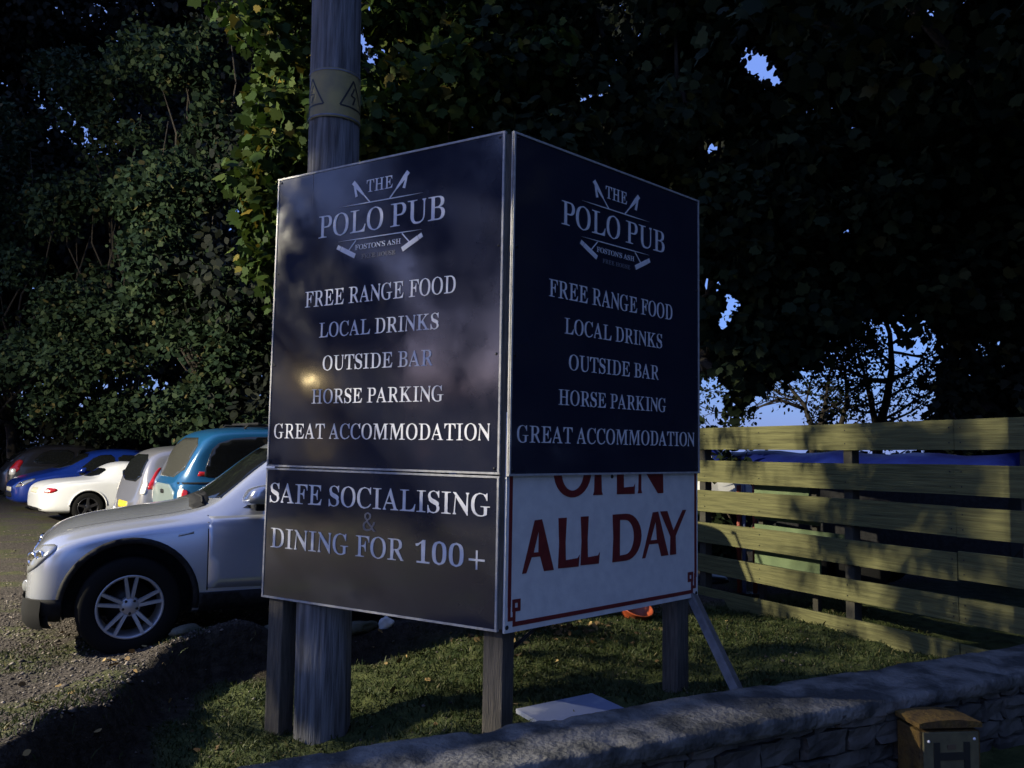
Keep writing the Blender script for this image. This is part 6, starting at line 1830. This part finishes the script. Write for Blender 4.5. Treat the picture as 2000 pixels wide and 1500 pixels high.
# upper sign face and pole
block(TL_L, A, A + ZUP * -1.1, TL_L + ZUP * -1.1, 4, (.05, .08), (.12, .2))
block(TL_L, A, A + ZUP * -1.1, TL_L + ZUP * -1.1, 3, (.09, .14))
block(TL_L + ZUP * 5.5 + DL * -.3, A + ZUP * 5.5, A, TL_L + DL * -.3, 40, (.20, .30))
block(TL_L + ZUP * -1.1, A + ZUP * -1.1, A + ZUP * -1.83, TL_L + ZUP * -1.83, 3, (.05, .07), (.12, .2))
block(TL_L + ZUP * -1.85, A + ZUP * -1.85, A + ZUP * -2.63, TL_L + ZUP * -2.63, 3, (.05, .07), (.12, .2))
# upper and nearer part of the fence
block((2.02, 8.62, 1.81), (3.36, 6.1, 1.81), (3.36, 6.1, 1.41), (2.02, 8.62, 1.41), 19, (.055, .09))
block((-1.65, 5.0, .65), (-.9, 4.9, .65), (-.9, 4.9, -.2), (-1.65, 5.0, -.2), 13, (.06, .09))
block((-.1, 4.5, .1), (2.0, 5.0, .1), (2.5, 6.6, .05), (.2, 6.7, 0), 24, (.055, .085))
block((-1.3, 3.8, -.1), (0, 4.3, 0), (-.2, 4.9, 0), (-1.2, 4.7, -.1), 7, (.05, .08))
block((2.58, 7.6, 1.4), (3.36, 6.1, 1.4), (3.36, 6.1, .15), (2.58, 7.6, .38), 19, (.07, .12))
block((2.95, 6.85, 1.75), (3.5, 5.9, 1.75), (3.5, 5.9, .2), (2.95, 6.85, .2), 16, (.08, .12))
block((0, 6, 3.6), (5, 6, 3.6), (5, 7, 8), (0, 7, 8), 45, (.26, .42), (.25, .4))
block((2.24, 8.3, .32), (3.02, 6.7, .32), (3.02, 6.7, -.1), (2.24, 8.3, -.1), 6, (.06, .10))
block((-1.2, 3.1, .3), (.9, 4.25, .3), (.8, 4.5, .25), (-1.3, 3.4, .25), 4, (.045, .065), (.12, .2))
# canopy right of the sign
block((.9, 9, 3.0), (4, 8, 2.6), (5, 8, 9), (.9, 9, 9), 40, (.3, .5), (.3, .42))
tree('floodlight_shading_tree', 'unseen tree beside the pub, leaf sprays added to block the floodlight', 'tree', (-9.2, .6, 0), shade, M['leaf_dark'], .09, LEAF_OVAL, 2000, 91, .2, .5, 'roadside trees out of the picture', flat=.8, limbs=4)

# ------------------------------------------------------------------ the pub on the left (out of the picture, reflected in the left panel)
def pub():
    t = thing('pub_building', 'stone pub building with lit windows facing the car park', 'building', (-16.5, 3.0, 0))
    x = -14.05
    mb = MB().box((x - 2.75, 3.1, 2.1), (5.5, 8.2, 4.4))
    build('wall', mb, M['wallstone'], t)
    mb = MB()
    vs = []
    for y in (-1.2, 7.4):
        vs += [(x + .3, y, 4.2), (x + .3, y, 4.4), (x - 2.75, y, 6.6), (x - 5.8, y, 4.4), (x - 5.8, y, 4.2)]
    mb.add(vs, [(0, 1, 2, 3, 4), (9, 8, 7, 6, 5), (0, 5, 6, 1), (1, 6, 7, 2), (2, 7, 8, 3), (3, 8, 9, 4), (4, 9, 5, 0)])
    rf = build('roof', mb, M['slate'], t)
    build('chimney', MB().rbox((x - 2.75, 6.4, 7.0), (.7, .9, 1.6), b=.03), M['wallstone'], rf)
    for y, z, w, h in ((1.05, 1.55, .55, .75), (5.6, 1.5, 1.0, 1.1)):
        f = build('window', MB().box((x + .03, y, z), (.06, w + .12, h + .12)), M['white'], t)
        build('pane', MB().box((x + .062, y, z), (.02, w, h)), M['litwin'], f)
        build('glazing_bar', MB().box((x + .078, y, z), (.02, .04, h)), M['white'], f)
    d = build('door', MB().rbox((x + .03, 3.4, 1.0), (.08, .95, 2.05), b=.01), M['bluepaint'], t)
    build('handle', MB().tube([(x + .07, 3.05, 1.0), (x + .13, 3.05, 1.0), (x + .13, 3.14, 1.0)], .012, 6), M['chrome'], d)
    w = thing('wall_lantern', 'glowing lantern on the pub wall above the small lit window', 'lantern', (x, LANTERN.y, LANTERN.z))
    build('bracket', MB().tube([(x, LANTERN.y, LANTERN.z + .25), (x + .2, LANTERN.y, LANTERN.z + .27), (x + .25, LANTERN.y, LANTERN.z + .18)], .015, 6), M['screw'], w)
    build('glass', MB().lathe([(.0001, -.13), (.06, -.12), (.11, .06), (.10, .10), (.0001, .10)], (x + .25, LANTERN.y, LANTERN.z), (0, 0, 1), 12), M['lampglow'], w)
    build('lantern_roof', MB().lathe([(.0001, .20), (.14, .10), (.12, .095), (.0001, .11)], (x + .25, LANTERN.y, LANTERN.z), (0, 0, 1), 12), M['screw'], w)
    fl = thing('floodlight', 'lit floodlight high on the pub roof edge over the car park', 'floodlight', (x + .3, FLOOD.y, FLOOD.z))
    build('arm', MB().tube([(x + .2, FLOOD.y, 4.5), (x + .2, FLOOD.y, FLOOD.z + .05), (x + .12, FLOOD.y, FLOOD.z + .05)], .025, 8), M['screw'], fl)
    build('housing', MB().rbox((FLOOD.x - .16, FLOOD.y, FLOOD.z), (.10, .46, .32), b=.02), M['screw'], fl)
    build('glass', MB().box((FLOOD.x - .104, FLOOD.y, FLOOD.z), (.012, .40, .26)), M['floodglow'], fl)
    ld = bpy.data.lights.new('floodlight_beam', 'SPOT')
    ld.energy = FLOOD_W
    ld.color = (1.0, .91, .69)
    ld.shadow_soft_size = .07
    ld.spot_size = R(150)
    ld.spot_blend = .6
    lo = bpy.data.objects.new('floodlight_beam', ld)
    COL.objects.link(lo)
    lo.location = FLOOD
    dirv = (Vector((-1, 8, .6)) - FLOOD).normalized()
    lo.rotation_euler = dirv.to_track_quat('-Z', 'Y').to_euler()
    l2 = bpy.data.lights.new('lantern_glow', 'POINT')
    l2.energy = LANTERN_W
    l2.color = (1.0, .74, .36)
    l2.shadow_soft_size = .12
    lo2 = bpy.data.objects.new('lantern_glow', l2)
    COL.objects.link(lo2)
    lo2.location = (x + .42, LANTERN.y, LANTERN.z - .05)
pub()
